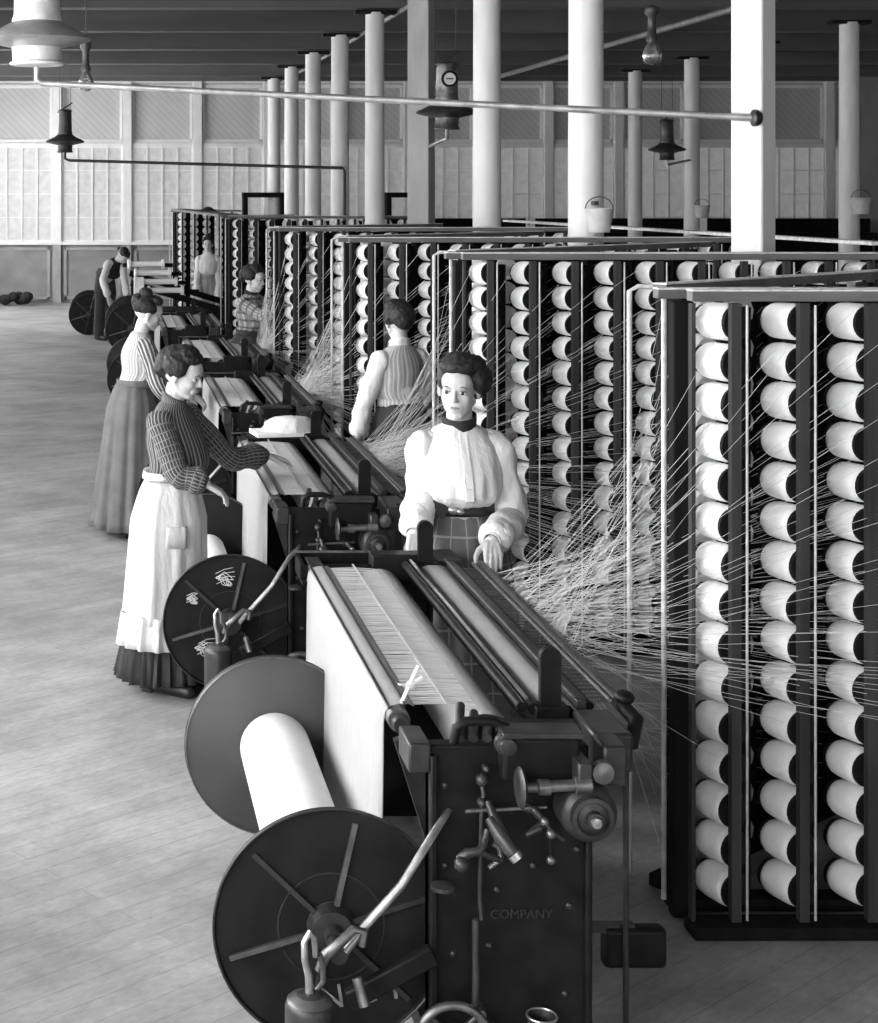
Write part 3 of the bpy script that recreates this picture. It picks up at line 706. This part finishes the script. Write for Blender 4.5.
def raised(text,size,m,parent,loc,rot,name,depth=.002):
    """letters standing on a surface, as mesh"""
    cu=bpy.data.curves.new(name,'FONT'); cu.body=text; cu.size=size; cu.extrude=depth; cu.align_x='CENTER'; cu.align_y='CENTER'
    ob=bpy.data.objects.new(name+'_c',cu); C.objects.link(ob); bpy.context.view_layer.update()
    dg=bpy.context.evaluated_depsgraph_get(); me=bpy.data.meshes.new_from_object(ob.evaluated_get(dg)); bpy.data.objects.remove(ob)
    o=bpy.data.objects.new(name,me); C.objects.link(o); me.materials.clear(); me.materials.append(M[m]); o.parent=parent; o.location=loc; o.rotation_euler=rot
    return o
def chalk_line(pts,r,parent,m='chalk'):
    return None
def beam(x,y,label,back='flange_back',marks=0,length=1.42,rr=.297,br=.117,rotz=0,z=.405,group='warp beams',full=True):
    e=empty('warp_beam',(x,y,z),rotz,label,'warp beam',group)
    MB().cyl((0,.02,0),(0,length-.02,0),br,n=40).build('yarn_winding','barrel',e)
    MB().cyl((0,-.09,0),(0,length+.09,0),.024,n=14).build('axle','iron_worn',e)
    for k,(yy,sg) in enumerate(((0,-1),(length,1))):
        fl=MB().lathe([(.03,.008),(rr-.006,.008),(rr,.004),(rr,-.012),(rr-.004,-.014),(rr-.008,-.006),(.03,-.004)],72,c=(0,yy,0),axis=(0,-sg,0)).build('flange','flange' if k==0 else back,e)
        MB().tube([(rr*.998*math.cos(a),yy+sg*.012,rr*.998*math.sin(a)) for a in [2*PI*q/72 for q in range(73)]],.0035,6,caps=False).build('flange_rim','iron_worn',fl)
        if k==1:
            MB().tube([(rr*.996*math.cos(a),yy-.01,rr*.996*math.sin(a)) for a in [2*PI*q/72 for q in range(73)]],.002,6,caps=False).build('flange_rim','steel_dull',fl)
            continue
        MB().lathe([(.02,.035),(.05,.03),(.062,.0)],26,c=(0,yy-.01,0),axis=(0,-1,0)).build('hub','iron_worn',fl)
        for q in range(6):
            a=math.radians(77+60*q)
            b=MB().bar((.05*math.cos(a),yy-.014,.05*math.sin(a)),((rr-.03)*math.cos(a),yy-.010,(rr-.03)*math.sin(a)),.013,.012,up=(0,1,0)).build('rib','iron_worn' if q not in(0,2) else 'steel_dull',fl)  # two ribs given paler steel to paint the light on them
        for R,m in ((.135,'iron_worn'),(.06,'steel_dull')):
            MB().tube([(R*math.cos(a),yy-.006,R*math.sin(a)) for a in [2*PI*q/40 for q in range(41)]],.002,5,caps=False).build('cast_ring',m,fl)
        rd=random.Random(marks+5)
        if marks==1:
            for (txt,px,pz,s,m) in (('N C 1',.075,-.17,.085,'chalk_faint'),):
                raised(txt,s,m,fl,(px,yy-.009,pz),(PI/2,-.15,0),'chalk_mark',.001)
        if marks==2:
            for (cx,cz,s) in ((-.03,.19,.075),(-.17,.1,.05),(-.12,-.12,.08)):
                b=MB()
                for q in range(3):
                    pts=[(cx+s*.5*math.cos(a*2+q)*(.7+.3*math.cos(5*a)),yy-.008,cz+s*.42*math.sin(a*2)*(.6+.4*math.sin(3*a+q))) for a in [PI*u/24 for u in range(25)]]
                    b.tube(pts,.0018,4)
                for q in range(4):
                    x0=cx-s*.5+rd.uniform(0,.02); z0=cz-s*.3+q*s*.2
                    b.tube([(x0,yy-.008,z0),(x0+s*.5,yy-.008,z0+s*.25),(x0+s,yy-.008,z0+s*.35+rd.uniform(-.01,.01))],.0015,4)
                b.build('chalk_mark','chalk',fl)
    return e
m1=machine(3.99,'front warping machine, black iron with white warp sheet, the young woman leaning on its end')
raised('COMPANY',.032,'iron_worn',m1,(1.05,-.003,.50),(PI/2,0,0),'cast_letters')
m2=machine(6.97,'second warping machine from the front, the woman in the pale apron reaching onto it')
m3=machine(9.97,'third warping machine from the front, beyond the tray with the white book')
m4=machine(12.97,'fourth warping machine from the front, behind the two striped blouses',False)
m5=machine(15.97,'fifth warping machine from the front, half hidden beyond the others',False); m5.location.x=-.15
beam(.587,4.07,'front warp beam with big spoked black flange and thick white yarn winding',marks=1,z=.435,length=1.32,rr=.30)
beam(.575,7.06,'second warp beam, its black flange scribbled with chalk, beside the long apron','flange',marks=2,br=.085)
beam(.54,10.1,'third warp beam, mostly hidden behind the woman in the apron','flange')
beam(.52,13.1,'fourth warp beam, hidden behind the woman in the grey skirt','flange')
beam(.37,16.1,'fifth warp beam, dark flange behind the head of the woman in the grey skirt','flange',z=.42)
beam(.40,19.9,'sixth warp beam, dark flange next to the bent man','flange',length=1.3,z=.6,rr=.33)
beam(-.17,25.6,'small-looking dark warp beam at the feet of the bent man, farthest of all beams','flange',length=1.0,rr=.33,z=.34)
# paper knot on the front roller
b=MB(); b.bar((-.028,0,-.045),(.022,0,.05),.012,.003); b.bar((.0,0,-.0),(.035,.0,.018),.014,.004); b.ball((0,0,.0),(.017,.006,.014),8,6); b.bar((-.035,0,.005),(.0,0,0),.012,.003)
tag(b.build('paper_knot','paper',None,(.835,4.30,.975),.3),'white paper knot tied above the front roller of the front machine','tag')
# papers and cloth lying on the second machine's far tray
e=W(283,447,8.95)
tag(MB().box((0,0,0),(.34,.2,.025)).build('ledger','paper',None,(e.x,e.y,.955),.15,bevel=.003),'flat white book on the far tray of the second machine','book')
tag(MB().box((0,0,0),(.44,.26,.02)).build('board','dark_wood',None,(e.x,e.y,.93),.1),'dark board carrying the white book and cloth on the second machine','board')
rg=[]
for i in range(9):
    f=i/8; rg.append([V(((.16-.07*f*f)*math.cos(a)*(1+.06*math.sin(5*a+i)),(.1-.04*f)*math.sin(a)*(1+.08*math.cos(4*a)),.075*f**.8)) for a in [2*PI*k/28 for k in range(28)]])
tag(MB().loft(rg).build('folded_cloth','white_cotton',None,(e.x+.04,e.y,.966),.1),'crumpled white cloth lying on the book on the second machine','cloth')
# rack with long full spools near the bent man
rk=empty('spool_rack',(1.0,20.8,0),0,'dark sloping rack holding long white spools beside the bent man','rack')
for x in (-.55,1.1):
    for y in (0,.9): MB().box((x,y,.55),(.06,.06,1.1)).build('leg','dark_wood',rk)
MB().bar((-.6,0,1.12),(1.3,0,.55),.06,.08).build('sloping_rail','dark_wood',rk); MB().bar((-.6,.9,1.2),(1.3,.9,.62),.06,.08).build('sloping_rail','dark_wood',rk)
MB().box((.3,.45,.5),(1.7,.9,.5)).build('side_panel','dark_wood',rk)
for k in range(4):
    q=W(146+9*k,264+9*k,20.6+.0*k); 
    s=MB().cyl((-.21,0,0),(.21,0,0),.035,n=14).build('long_spool','yarn',None,q+V((-.03*k,.05*k,0)),.1)
    for x in (-.22,.22): MB().cyl((x-.015,0,0),(x+.015,0,0),.062,n=14).build('spool_end','yarn',s)
    tag(s,'long white spool on the sloping rack, %s from the top'%['first','second','third','fourth'][k],'spool','long spools on the sloping rack')
    if k<4:
        MB().bar(q+V((-.3,.12+.05*k,-.02)),q+V((.35,.12+.05*k,-.02)),.03,.05).build('cross_bar','dark_wood',rk).matrix_parent_inverse=Matrix.Translation((-1.0,-20.8,0))
tag(MB().box((0,0,0),(.13,.1,.34)).build('white_box','paper',None,W(139,291,20.0),0,bevel=.01),'upright white box or sack standing at the sloping rack','box')
# ------------------------------------------------------------------ people
def rotx(a): return Matrix.Rotation(a,3,'X')
def remesh(o,vox,it,fac=.5):
    r=o.modifiers.new('r','REMESH'); r.mode='VOXEL'; r.voxel_size=vox; r.use_smooth_shade=True
    s=o.modifiers.new('s','SMOOTH'); s.iterations=it; s.factor=fac
def hand(b, w, d, up, side, curl, s=1.0, spread=.12, thumb=.7):
    """w wrist, d direction of the palm, up back of the hand, side the thumb side"""
    d=V(d).normalized(); side=V(side); side=(side-d*side.dot(d)).normalized(); up=side.cross(d); 
    if up.dot(V((0,0,1)))<0 and True: up=-up
    n=-up
    for k,(o,L,fl,r) in enumerate(((.027,.085,.072,.0095),(.009,.088,.08,.0098),(-.010,.084,.073,.0094),(-.027,.077,.057,.0085))):
        base=w+side*o*.55*s; kn=w+d*L*s+side*o*s
        b.caps(base,kn,.0155*s,.0125*s,10)
        dd=(d+side*(o*spread*8)).normalized(); p=kn; ang=0
        for q,(f,c) in enumerate(((.45,.6),(.3,1.0),(.25,.7))):
            ang+=curl*c
            v=dd*math.cos(ang)+n*math.sin(ang); p2=p+v*fl*f*s
            b.caps(p,p2,r*(1.12-.1*q)*s,r*(1.0-.1*q)*s,8); p=p2
    t0=w+d*.02*s+side*.02*s; v=(d*.7+side*thumb+n*.25).normalized(); t1=t0+v*.045*s; t2=t1+(v*.6+d*.6+n*.2).normalized()*.032*s; t3=t2+(d*.9+n*.35).normalized()*.024*s
    b.caps(t0,t1,.016*s,.0125*s,10); b.caps(t1,t2,.0125*s,.0105*s,8); b.caps(t2,t3,.0105*s,.0085*s,8)
def ellring(cx,cy,z,rx,ry,n=48,fold=0,nf=9,ph=0,front=0):
    out=[]
    for k in range(n):
        a=2*PI*k/n; f=1+fold*(math.sin(nf*a+ph)+.5*math.sin((nf*2-3)*a+ph*2.1+z*2)+.35*math.sin(5*a-ph))
        out.append(V((cx+rx*f*math.sin(a), cy-ry*f*math.cos(a), z)))    # u=0 is the front
    return out
def spline(pts,n):
    """smooth path through the points"""
    P=[V(p) for p in pts]; P=[P[0]*2-P[1]]+P+[P[-1]*2-P[-2]]; out=[]
    for i in range(1,len(P)-2):
        for k in range(n):
            t=k/n; a,b,c,d=P[i-1:i+3]
            out.append(.5*((2*b)+(c-a)*t+(2*a-5*b+4*c-d)*t*t+(3*b-a-3*c+d)*t**3))
    out.append(P[-2]); return out
def person(name_label, loc, rotz, H=1.64, lean=0, twist=0, head=(0,0,0), R=None, L=None, vox=.0045,
           blouse='white_cotton', sleeve=None, skirt='dark_skirt', hem=.06, skirt_w=.30, puff=1.0, collar=None, belt='leather',
           apron=False, ruffle=False, hairdo='pomp', seed=1, face=True, yoke=None, hand_s=.95, curlR=.35, curlL=.35, dR=None, dL=None, sideR=None, sideL=None, pouch=.02, up=.03, buckle=False, placket=False, ceiling=None, skirt_shift=(0,0), hair_off=(0,0,0), bib=None):
    s=H/1.64
    root=empty('person',loc,rotz,name_label,'person')
    Ri=Matrix.Rotation(-rotz,3,'Z')
    def loc_(p):                                  # world point -> figure space
        return Ri@(V(p)-V(loc))
    hip=V((0,0,.95*s)); T1=Matrix.Rotation(twist,3,'Z')@rotx(lean)
    def U(p,amt=1.0):                              # upper body bend
        p=V(p)*s
        return hip+T1@(p-hip) if amt>=1 else p.lerp(hip+T1@(p-hip),amt)
    nk=V((0,.01,1.36))
    Th=Matrix.Rotation(head[0],3,'Z')@rotx(head[1])@Matrix.Rotation(head[2],3,'Y')
    def Hd(p):
        q=V(p); q=nk+Th@(q-nk); return U(q)
    shR=U((-.138,.01,1.282)); shL=U((.138,.01,1.282))
    eR,wR=[loc_(p) for p in R]; eL,wL=[loc_(p) for p in L]
    # ---- body, one skin
    b=MB()
    def cap(a,c,ra,rb): b.caps(a,c,ra*s,rb*s,12)
    def ell(c,r,f=Hd):
        Rm=(T1@Th) if f is Hd else T1
        b.ball(f(c),tuple(k*s for k in r),16,12,Rm)
    cap(V((0,0,.93))*s,U((0,0,1.2)),.11,.11)
    cap(U((-.06,0,1.22)),U((.06,0,1.22)),.075,.075); cap(U((-.11,.01,1.262)),U((.11,.01,1.262)),.04,.04)
    cap(U((0,.02,1.28)),Hd((0,.012,1.42)),.055,.049)
    for sx in (-1,1):
        cap(V((sx*.08,0,.88))*s,V((sx*.09,0,.48))*s,.08,.052); cap(V((sx*.09,0,.48))*s,V((sx*.09,.02,.09))*s,.052,.036); cap(V((sx*.09,.03,.05))*s,V((sx*.10,-.12,.03))*s,.036,.028)
    for sh,el,wr in ((shR,eR,wR),(shL,eL,wL)): b.caps(sh,el,.045*s,.036*s); b.caps(el,wr,.036*s,.024*s)
    # head
    ell((0,.018,1.525),(.072,.088,.083)); ell((0,-.026,1.472),(.060,.060,.085)); ell((0,-.045,1.53),(.058,.05,.05))
    ell((0,-.062,1.404),(.018,.018,.017)); 
    for sx in (-1,1):
        b.caps(Hd((sx*.046,.0,1.452)),Hd((sx*.012,-.056,1.408)),.020*s,.019*s,10); ell((sx*.030,-.055,1.468),(.025,.026,.028)); ell((sx*.0735,.008,1.487),(.010,.018,.030)); ell((sx*.022,-.081,1.517),(.024,.012,.008))
    b.caps(Hd((0,-.084,1.508)),Hd((0,-.102,1.470)),.0075*s,.0105*s,10)
    for sx in (-1,1): ell((sx*.009,-.091,1.466),(.008,.009,.007))
    ell((0,-.085,1.441),(.022,.010,.0055)); ell((0,-.083,1.432),(.019,.010,.006)); ell((0,-.076,1.436),(.03,.016,.02))
    # hands
    dr=V(dR) if dR else (wR-eR); dl=V(dL) if dL else (wL-eL)
    dr=Ri@dr if dR else dr; dl=Ri@dl if dL else dl
    sr=Ri@V(sideR) if sideR else V((1,-.3,0)); sl=Ri@V(sideL) if sideL else V((-1,-.3,0))
    hand(b,wR,dr,None,sr,curlR,hand_s*s); hand(b,wL,dl,None,sl,curlL,hand_s*s)
    body=b.build('body','skin',root); remesh(body,vox,3,.45)
    # ---- face
    if face:
        for sx in (-1,1):
            MB().ball(Hd((sx*.030,-.0765,1.496)),tuple(k*s for k in (.0135,.010,.0085)),12,8,T1@Th).build('eye','eye_white',root)
            MB().ball(Hd((sx*.030,-.084,1.496)),tuple(k*s for k in (.0062,.0045,.0066)),12,8,T1@Th).build('iris','eye_dark',root)
            MB().tube([Hd((sx*.013,-.089,1.514)),Hd((sx*.03,-.092,1.521)),Hd((sx*.05,-.080,1.514))],[.002*s,.0026*s,.0015*s],6).build('eyebrow','brow',root)
            MB().tube([Hd((sx*.016,-.084,1.500)),Hd((sx*.03,-.0885,1.5045)),Hd((sx*.045,-.079,1.499))],.0013*s,6).build('eyelid','brow',root)
        MB().tube([Hd((-.021,-.0885,1.4385)),Hd((-.008,-.096,1.4405)),Hd((0,-.096,1.439)),Hd((.008,-.096,1.4405)),Hd((.021,-.0885,1.4385))],[.0015*s,.005*s,.0045*s,.005*s,.0015*s],8).build('mouth','lip',root)
    # ---- hair
    h=MB(); hb=V(hair_off)
    def hell(c,r): h.ball(Hd(V(c)),tuple(k*s for k in r),20,14,T1@Th)
    if hairdo=='pomp':
        hell((0,.035,1.548),(.088,.092,.080)); hell((0,-.022,1.585),(.074,.060,.036)); hell((0,.0,1.605),(.062,.062,.036)); hell(V((.0,.08,1.535))+hb,(.078,.06,.075)); hell(V((.02,.01,1.60))+hb*.5,(.062,.062,.036))
        for sx in (-1,1): hell(V((sx*.066,.02,1.535))+hb*.4,(.032,.062,.055))
        hell(V((0,.10,1.50))+hb,(.055,.045,.05))
    elif hairdo=='bun':
        hell((0,.035,1.54),(.084,.088,.078)); hell((0,-.03,1.588),(.075,.052,.036)); hell((0,.05,1.625),(.05,.05,.035))
        for sx in (-1,1): hell((sx*.064,.015,1.53),(.026,.058,.045))
        hell((0,.095,1.56),(.05,.04,.045))
    elif hairdo=='short':
        hell((0,.025,1.545),(.079,.09,.076)); hell((0,-.01,1.575),(.07,.07,.04))
    ho=h.build('hair','hair',root); remesh(ho,.006,2); 
    tx=bpy.data.textures.get('strands') or bpy.data.textures.new('strands','CLOUDS'); tx.noise_scale=.02
    dp=ho.modifiers.new('d','DISPLACE'); dp.texture=tx; dp.strength=.012; dp.texture_coords='LOCAL'; dp.mid_level=.5
    # ---- clothes
    def SK(f): return .118+.06*min(1,f*5)**.7+(skirt_w-.178)*f**1.15
    rd=random.Random(seed); ph=rd.uniform(0,6)
    if skirt!='trousers':
        rings=[]; nz=16
        for i in range(nz+1):
            f=i/nz; z=(1.0+up-(1.0+up-hem)*f)*s
            w=SK(f)*s; dpt=w*(.86+.1*f)
            fo=.012+.055*f
            sx_,sy_=skirt_shift
            rings.append(ellring(sx_*f,(.012+.02*f)*s+sy_*f,z,w,dpt,96,fo,11,ph))
        MB().loft(rings[::-1] if False else rings,caps=False).build('skirt',skirt,root,solid=.008)
        if ruffle:
            rr=[ellring(skirt_shift[0]*f_,.03*s+skirt_shift[1]*f_,(hem+.20*(1-q/5))*s,(skirt_w*1.0+.022*q/5)*s*(.955+.045*q/5),(skirt_w*.96+.022*q/5)*s*(.955+.045*q/5),140,.03+.01*q,23,ph) for q,f_ in zip(range(6),(.8,.84,.88,.92,.96,1))]
            MB().loft(rr,caps=False).build('skirt_flounce',skirt,root,solid=.006)
        if apron:
            rings=[]; 
            for i in range(15):
                f=i/14*.70; z=(1.0+up-(1.0+up-hem)*f)*s; w=(SK(f)+.012+.01*f)*s; full=ellring(skirt_shift[0]*f,(.012+.02*f)*s+skirt_shift[1]*f,z,w,w*(.88+.1*f),96,.012+.055*f,11,ph)
                rings.append([full[k%96] for k in range(-36,35)])
            MB().loft(rings,closed=False).build('apron','apron',root,solid=.005)
            rings2=[]
            for q in range(5):
                f=.66+.16*q/4; z=(1.0+up-(1.0+up-hem)*f)*s; w=(SK(f)+.034+.014*q/4)*s; full=ellring(skirt_shift[0]*f,(.012+.02*f)*s+skirt_shift[1]*f,z,w,w*(.88+.1*f),160,.04,19,ph+1)
                rings2.append([full[k%160] for k in range(-60,59)])
            MB().loft(rings2,closed=False).build('apron_flounce','apron',root,solid=.005)
            pk=ellring(skirt_shift[0]*.3,.01*s,.80*s,(SK(.21)+.018)*s,(SK(.21)+.018)*s*.9,96); pk2=ellring(skirt_shift[0]*.3,.015*s,.70*s,(SK(.32)+.02)*s,(SK(.32)+.02)*s*.92,96)
            MB().loft([[V(k)+V((0,0,0)) for k in pk[79:88]],pk2[79:88]],closed=False).build('pocket','apron',root,solid=.006)
            MB().loft([ellring(0,.008*s,(1.035+up)*s,.142*s,.122*s),ellring(0,.008*s,(1.0+up)*s,.148*s,.128*s)],caps=False).build('apron_band','apron',root,solid=.005)
        # shoes
        for sx in (-1,1):
            MB().caps((sx*.09*s,.05*s,.045*s),(sx*.10*s,-.14*s,.03*s),.045*s,.032*s,14).box((sx*.09*s,.07*s,.015*s),(.06*s,.05*s,.03*s)).build('shoe','leather',root)
    else:
        tr=MB()
        tr.tube(spline([(0,0,1.0*s),(-.06*s,0,.9*s),(-.1*s,.0,.5*s),(-.11*s,.02,.06*s)],5),[.13*s]*4+[.1*s]*5+[.08*s]*7,20).tube(spline([(0,0,1.0*s),(.06*s,0,.9*s),(.1*s,.0,.5*s),(.11*s,.02,.06*s)],5),[.13*s]*4+[.1*s]*5+[.08*s]*7,20)
        tr.build('trousers','dark_skirt',root)
        for sx in (-1,1): MB().caps((sx*.11*s,.05*s,.045*s),(sx*.11*s,-.14*s,.035*s),.048*s,.036*s,14).build('shoe','leather',root)
    # blouse: rings from waist to neck
    prof=[(.985,.122,.100,0),(1.0,.128,.106,-.002),(1.03,.140,.122,-.012-pouch*.5),(1.07,.148,.135,-.018-pouch),(1.12,.152,.138,-.016-pouch*.6),(1.18,.158,.132,-.010),(1.24,.162,.112,0),(1.285,.150,.090,.006),(1.315,.118,.074,.010),(1.338,.100,.064,.012),(1.352,.066,.058,.012),(1.36,.060,.055,.012)]
    rings=[]
    for (z,rx,ry,cy) in prof:
        rg=[]
        for k in range(72):
            a=2*PI*k/72; pz=z+up*max(0,1-(z-.985)/.3); p=V((rx*math.sin(a),cy-ry*math.cos(a),pz))
            g_=math.exp(-((z-1.08)/.11)**2); wr=(.003+.012*g_)*math.sin(a*15+ph+z*7)+(.004+.006*g_)*math.sin(a*8-z*24+ph)+.004*math.sin(a*27+z*50)
            p.x*=1+wr*2; p.y*=1+wr*2
            rg.append(U(p,min(1,(z-.98)/.08) if z<1.06 else 1))
        rings.append(rg)
    sm=blouse
    bl=MB().loft(rings,caps=False).build('blouse',sm,root,solid=.005); q=bl.modifiers.new('ss','SUBSURF'); q.levels=1; q.render_levels=1
    if placket:
        pts=[U(V((0,cy-ry*1.012-.003,z+up*max(0,1-(z-.985)/.3))),min(1,(z-.98)/.08) if z<1.06 else 1) for (z,rx,ry,cy) in prof[1:-2]]
        pl=MB(); 
        for a_,b_ in zip(pts,pts[1:]): pl.bar(a_,b_,.030*s,.006*s,up=(0,1,0))
        pl.build('placket',blouse,root)
    if collar:
        MB().loft([[Hd(V((.062*math.sin(a),.012-.058*math.cos(a)-(.006 if z<1.36 else 0),z+.012*math.cos(a)*-1))) for a in [2*PI*k/32 for k in range(32)]] for z in (1.335,1.35,1.37,1.392)],caps=False).build('collar',collar,root,solid=.006)
    if belt:
        MB().loft([ellring(0,-.002*s,z*s,.140*s,.122*s) for z in (1.015+up,.985+up,.965+up)],caps=False).build('belt',belt,root,solid=.006)
    if buckle:
        MB().ball(V((-.045,-.128,.992+up))*s,(.022*s,.01*s,.016*s)).ball(V((-.02,-.13,.987+up))*s,(.016*s,.01*s,.012*s)).build('belt_buckle','steel',root)
        MB().box(V((-.10,-.125,1.0+up))*s,(.07,.008,.05),Matrix.Rotation(.7,3,'Y')).build('ribbon_tab','leather',root)
    # sleeves
    for nm,sh,el,wr in (('sleeve',shR,eR,wR),('sleeve',shL,eL,wL)):
        inn=sh+(U((0,.01,1.28))-sh)*.35
        path=spline([inn,sh+(el-sh)*.08,sh+(el-sh)*.5,el,el+(wr-el)*.5,el+(wr-el)*.88,wr],7); m=len(path)
        rs=[]
        key=[(.0,.045),(.12,.060),(.28,.056*puff),(.45,.053*puff),(.6,.054*puff),(.74,.058*puff),(.84,.052*puff),(.91,.036),(.94,.032),(1,.030)]
        for i in range(m):
            f=i/(m-1)
            for (a0,r0),(a1,r1) in zip(key,key[1:]):
                if a0<=f<=a1: rs.append((r0+(r1-r0)*(f-a0)/(a1-a0))*s*(1+.05*math.sin(f*31+ph)*(1 if f<.9 else 0))); break
        o=MB().tube(path,rs,28,caps=False).build(nm,sleeve or blouse,root,solid=.004)
        tw=bpy.data.textures.get('wrinkle') or bpy.data.textures.new('wrinkle','CLOUDS'); tw.noise_scale=.07
        dm=o.modifiers.new('d','DISPLACE'); dm.texture=tw; dm.strength=.03*s; dm.texture_coords='LOCAL'
        dd=(wr-el).normalized()
        MB().tube([wr-dd*.045*s,wr+dd*.005],.033*s,20,caps=False).build('cuff',sleeve or blouse,root,solid=.004)
    if yoke:
        MB().loft([[U(V((rx*math.sin(a),.008-ry*math.cos(a),z))) for a in [2*PI*k/48 for k in range(48)]] for z,rx,ry in ((1.20,.193,.15),(1.26,.195,.135),(1.31,.165,.095),(1.34,.105,.074))],caps=False).build('yoke',yoke,root,solid=.004)
    return root

person('young woman in white blouse and plaid skirt facing the camera, hands on the front machine',(1.41,6.30,0),0,1.68,lean=.07,head=(-.42,.02,0),
  R=(V((1.262,6.28,1.12)),V((1.20,6.10,1.0))), L=(V((1.605,6.24,1.03)),V((1.475,6.02,.985))), dR=(-.1,-.75,-.65), dL=(-.15,-.85,-.42), sideR=(1,0,0), sideL=(-1,-.1,0),
  vox=.0035, blouse='white_cotton', skirt='plaid', collar='black_cloth', puff=1.08, pouch=.03, up=.055, placket=True, buckle=True, hair_off=(.035,0,-.012), curlR=.25, curlL=.3, seed=3)
person('woman in dark striped blouse and long pale apron reaching over the second machine',(.335,7.42,0),math.radians(58),1.605,lean=.04,head=(.15,.22,0),
  R=(W(178,474,7.22),W(206,484,7.20)), L=(W(229,458,7.62),W(264,455,7.78)), dR=(.8,.1,-.45), dL=(.9,.25,-.2), sideR=(.2,1,0), sideL=(.2,-1,0),
  vox=.004, blouse='stripe_blouse', sleeve='stripe_sleeve', skirt='dark_skirt', collar='stripe_blouse', belt=None, apron=True, ruffle=True, hairdo='pomp', seed=5, puff=1.0, up=0, skirt_w=.20,skirt_shift=(0,.02), curlR=.5, curlL=.3)
person('woman in striped blouse and long grey skirt standing behind the aproned woman',(.235,10.75,0),math.radians(105),1.64,lean=.13,head=(-.1,.15,0),
  R=(W(160,388,10.5),W(186,398,10.7)), L=(W(176,380,11.1),W(195,396,11.0)), vox=.006, blouse='stripe_blouse_b', sleeve='stripe_sleeve_b', skirt='grey_skirt', belt='grey_skirt', hairdo='bun', seed=8, puff=1.05, skirt_w=.235, skirt_shift=(0,.03), yoke=None, curlR=.6, curlL=.6)
person('woman seen from behind in pale sleeves and striped waistcoat, dark skirt',(1.83,9.75,0),math.radians(205),1.65,lean=.04,head=(-.25,.05,0),
  R=(W(428,392,9.95),W(425,420,10.15)), L=(W(363,408,9.72),W(358,436,9.65)), vox=.006, blouse='vest_grey', sleeve='white_cotton', skirt='dark_skirt', collar='white_cotton', belt='vest_grey', hairdo='pomp', seed=9, puff=1.0, skirt_w=.3, dL=(0,0,-1))
person('woman in checked blouse and dark neckerchief reaching towards the fourth creel',(1.36,14.5,0),math.radians(50),1.66,lean=.05,head=(.1,.1,0),
  R=(W(263,316,14.2),W(279,308,14.0)), L=(W(266,312,14.6),W(280,300,14.4)), vox=.007, blouse='check_blouse', sleeve='check_blouse', skirt='dark_skirt', collar='black_cloth', belt='dark_skirt', hairdo='pomp', seed=10, skirt_w=.3)
person('slim woman in white blouse and pale skirt standing upright before the far creel',(1.66,24.6,0),math.radians(-10),1.64,head=(0,.05,0),
  R=(W(197,285,24.5),W(198,297,24.4)), L=(W(219,285,24.5),W(218,297,24.4)), vox=.01, blouse='white_cotton', skirt='pale_skirt', collar='white_cotton', belt='pale_skirt', hairdo='bun', seed=12, skirt_w=.26)
person('man in dark waistcoat and pale sleeves bending down over the far warp beams',(.08,24.9,0),math.radians(38),1.70,lean=.9,head=(0,.1,0),
  R=(W(103,280,24.3),W(108,297,24.2)), L=(W(124,278,24.4),W(127,296,24.3)), vox=.01, blouse='black_cloth', sleeve='white_cotton', skirt='trousers', belt='leather', hairdo='short', seed=13, puff=.9)
SC.view_settings.exposure=.28
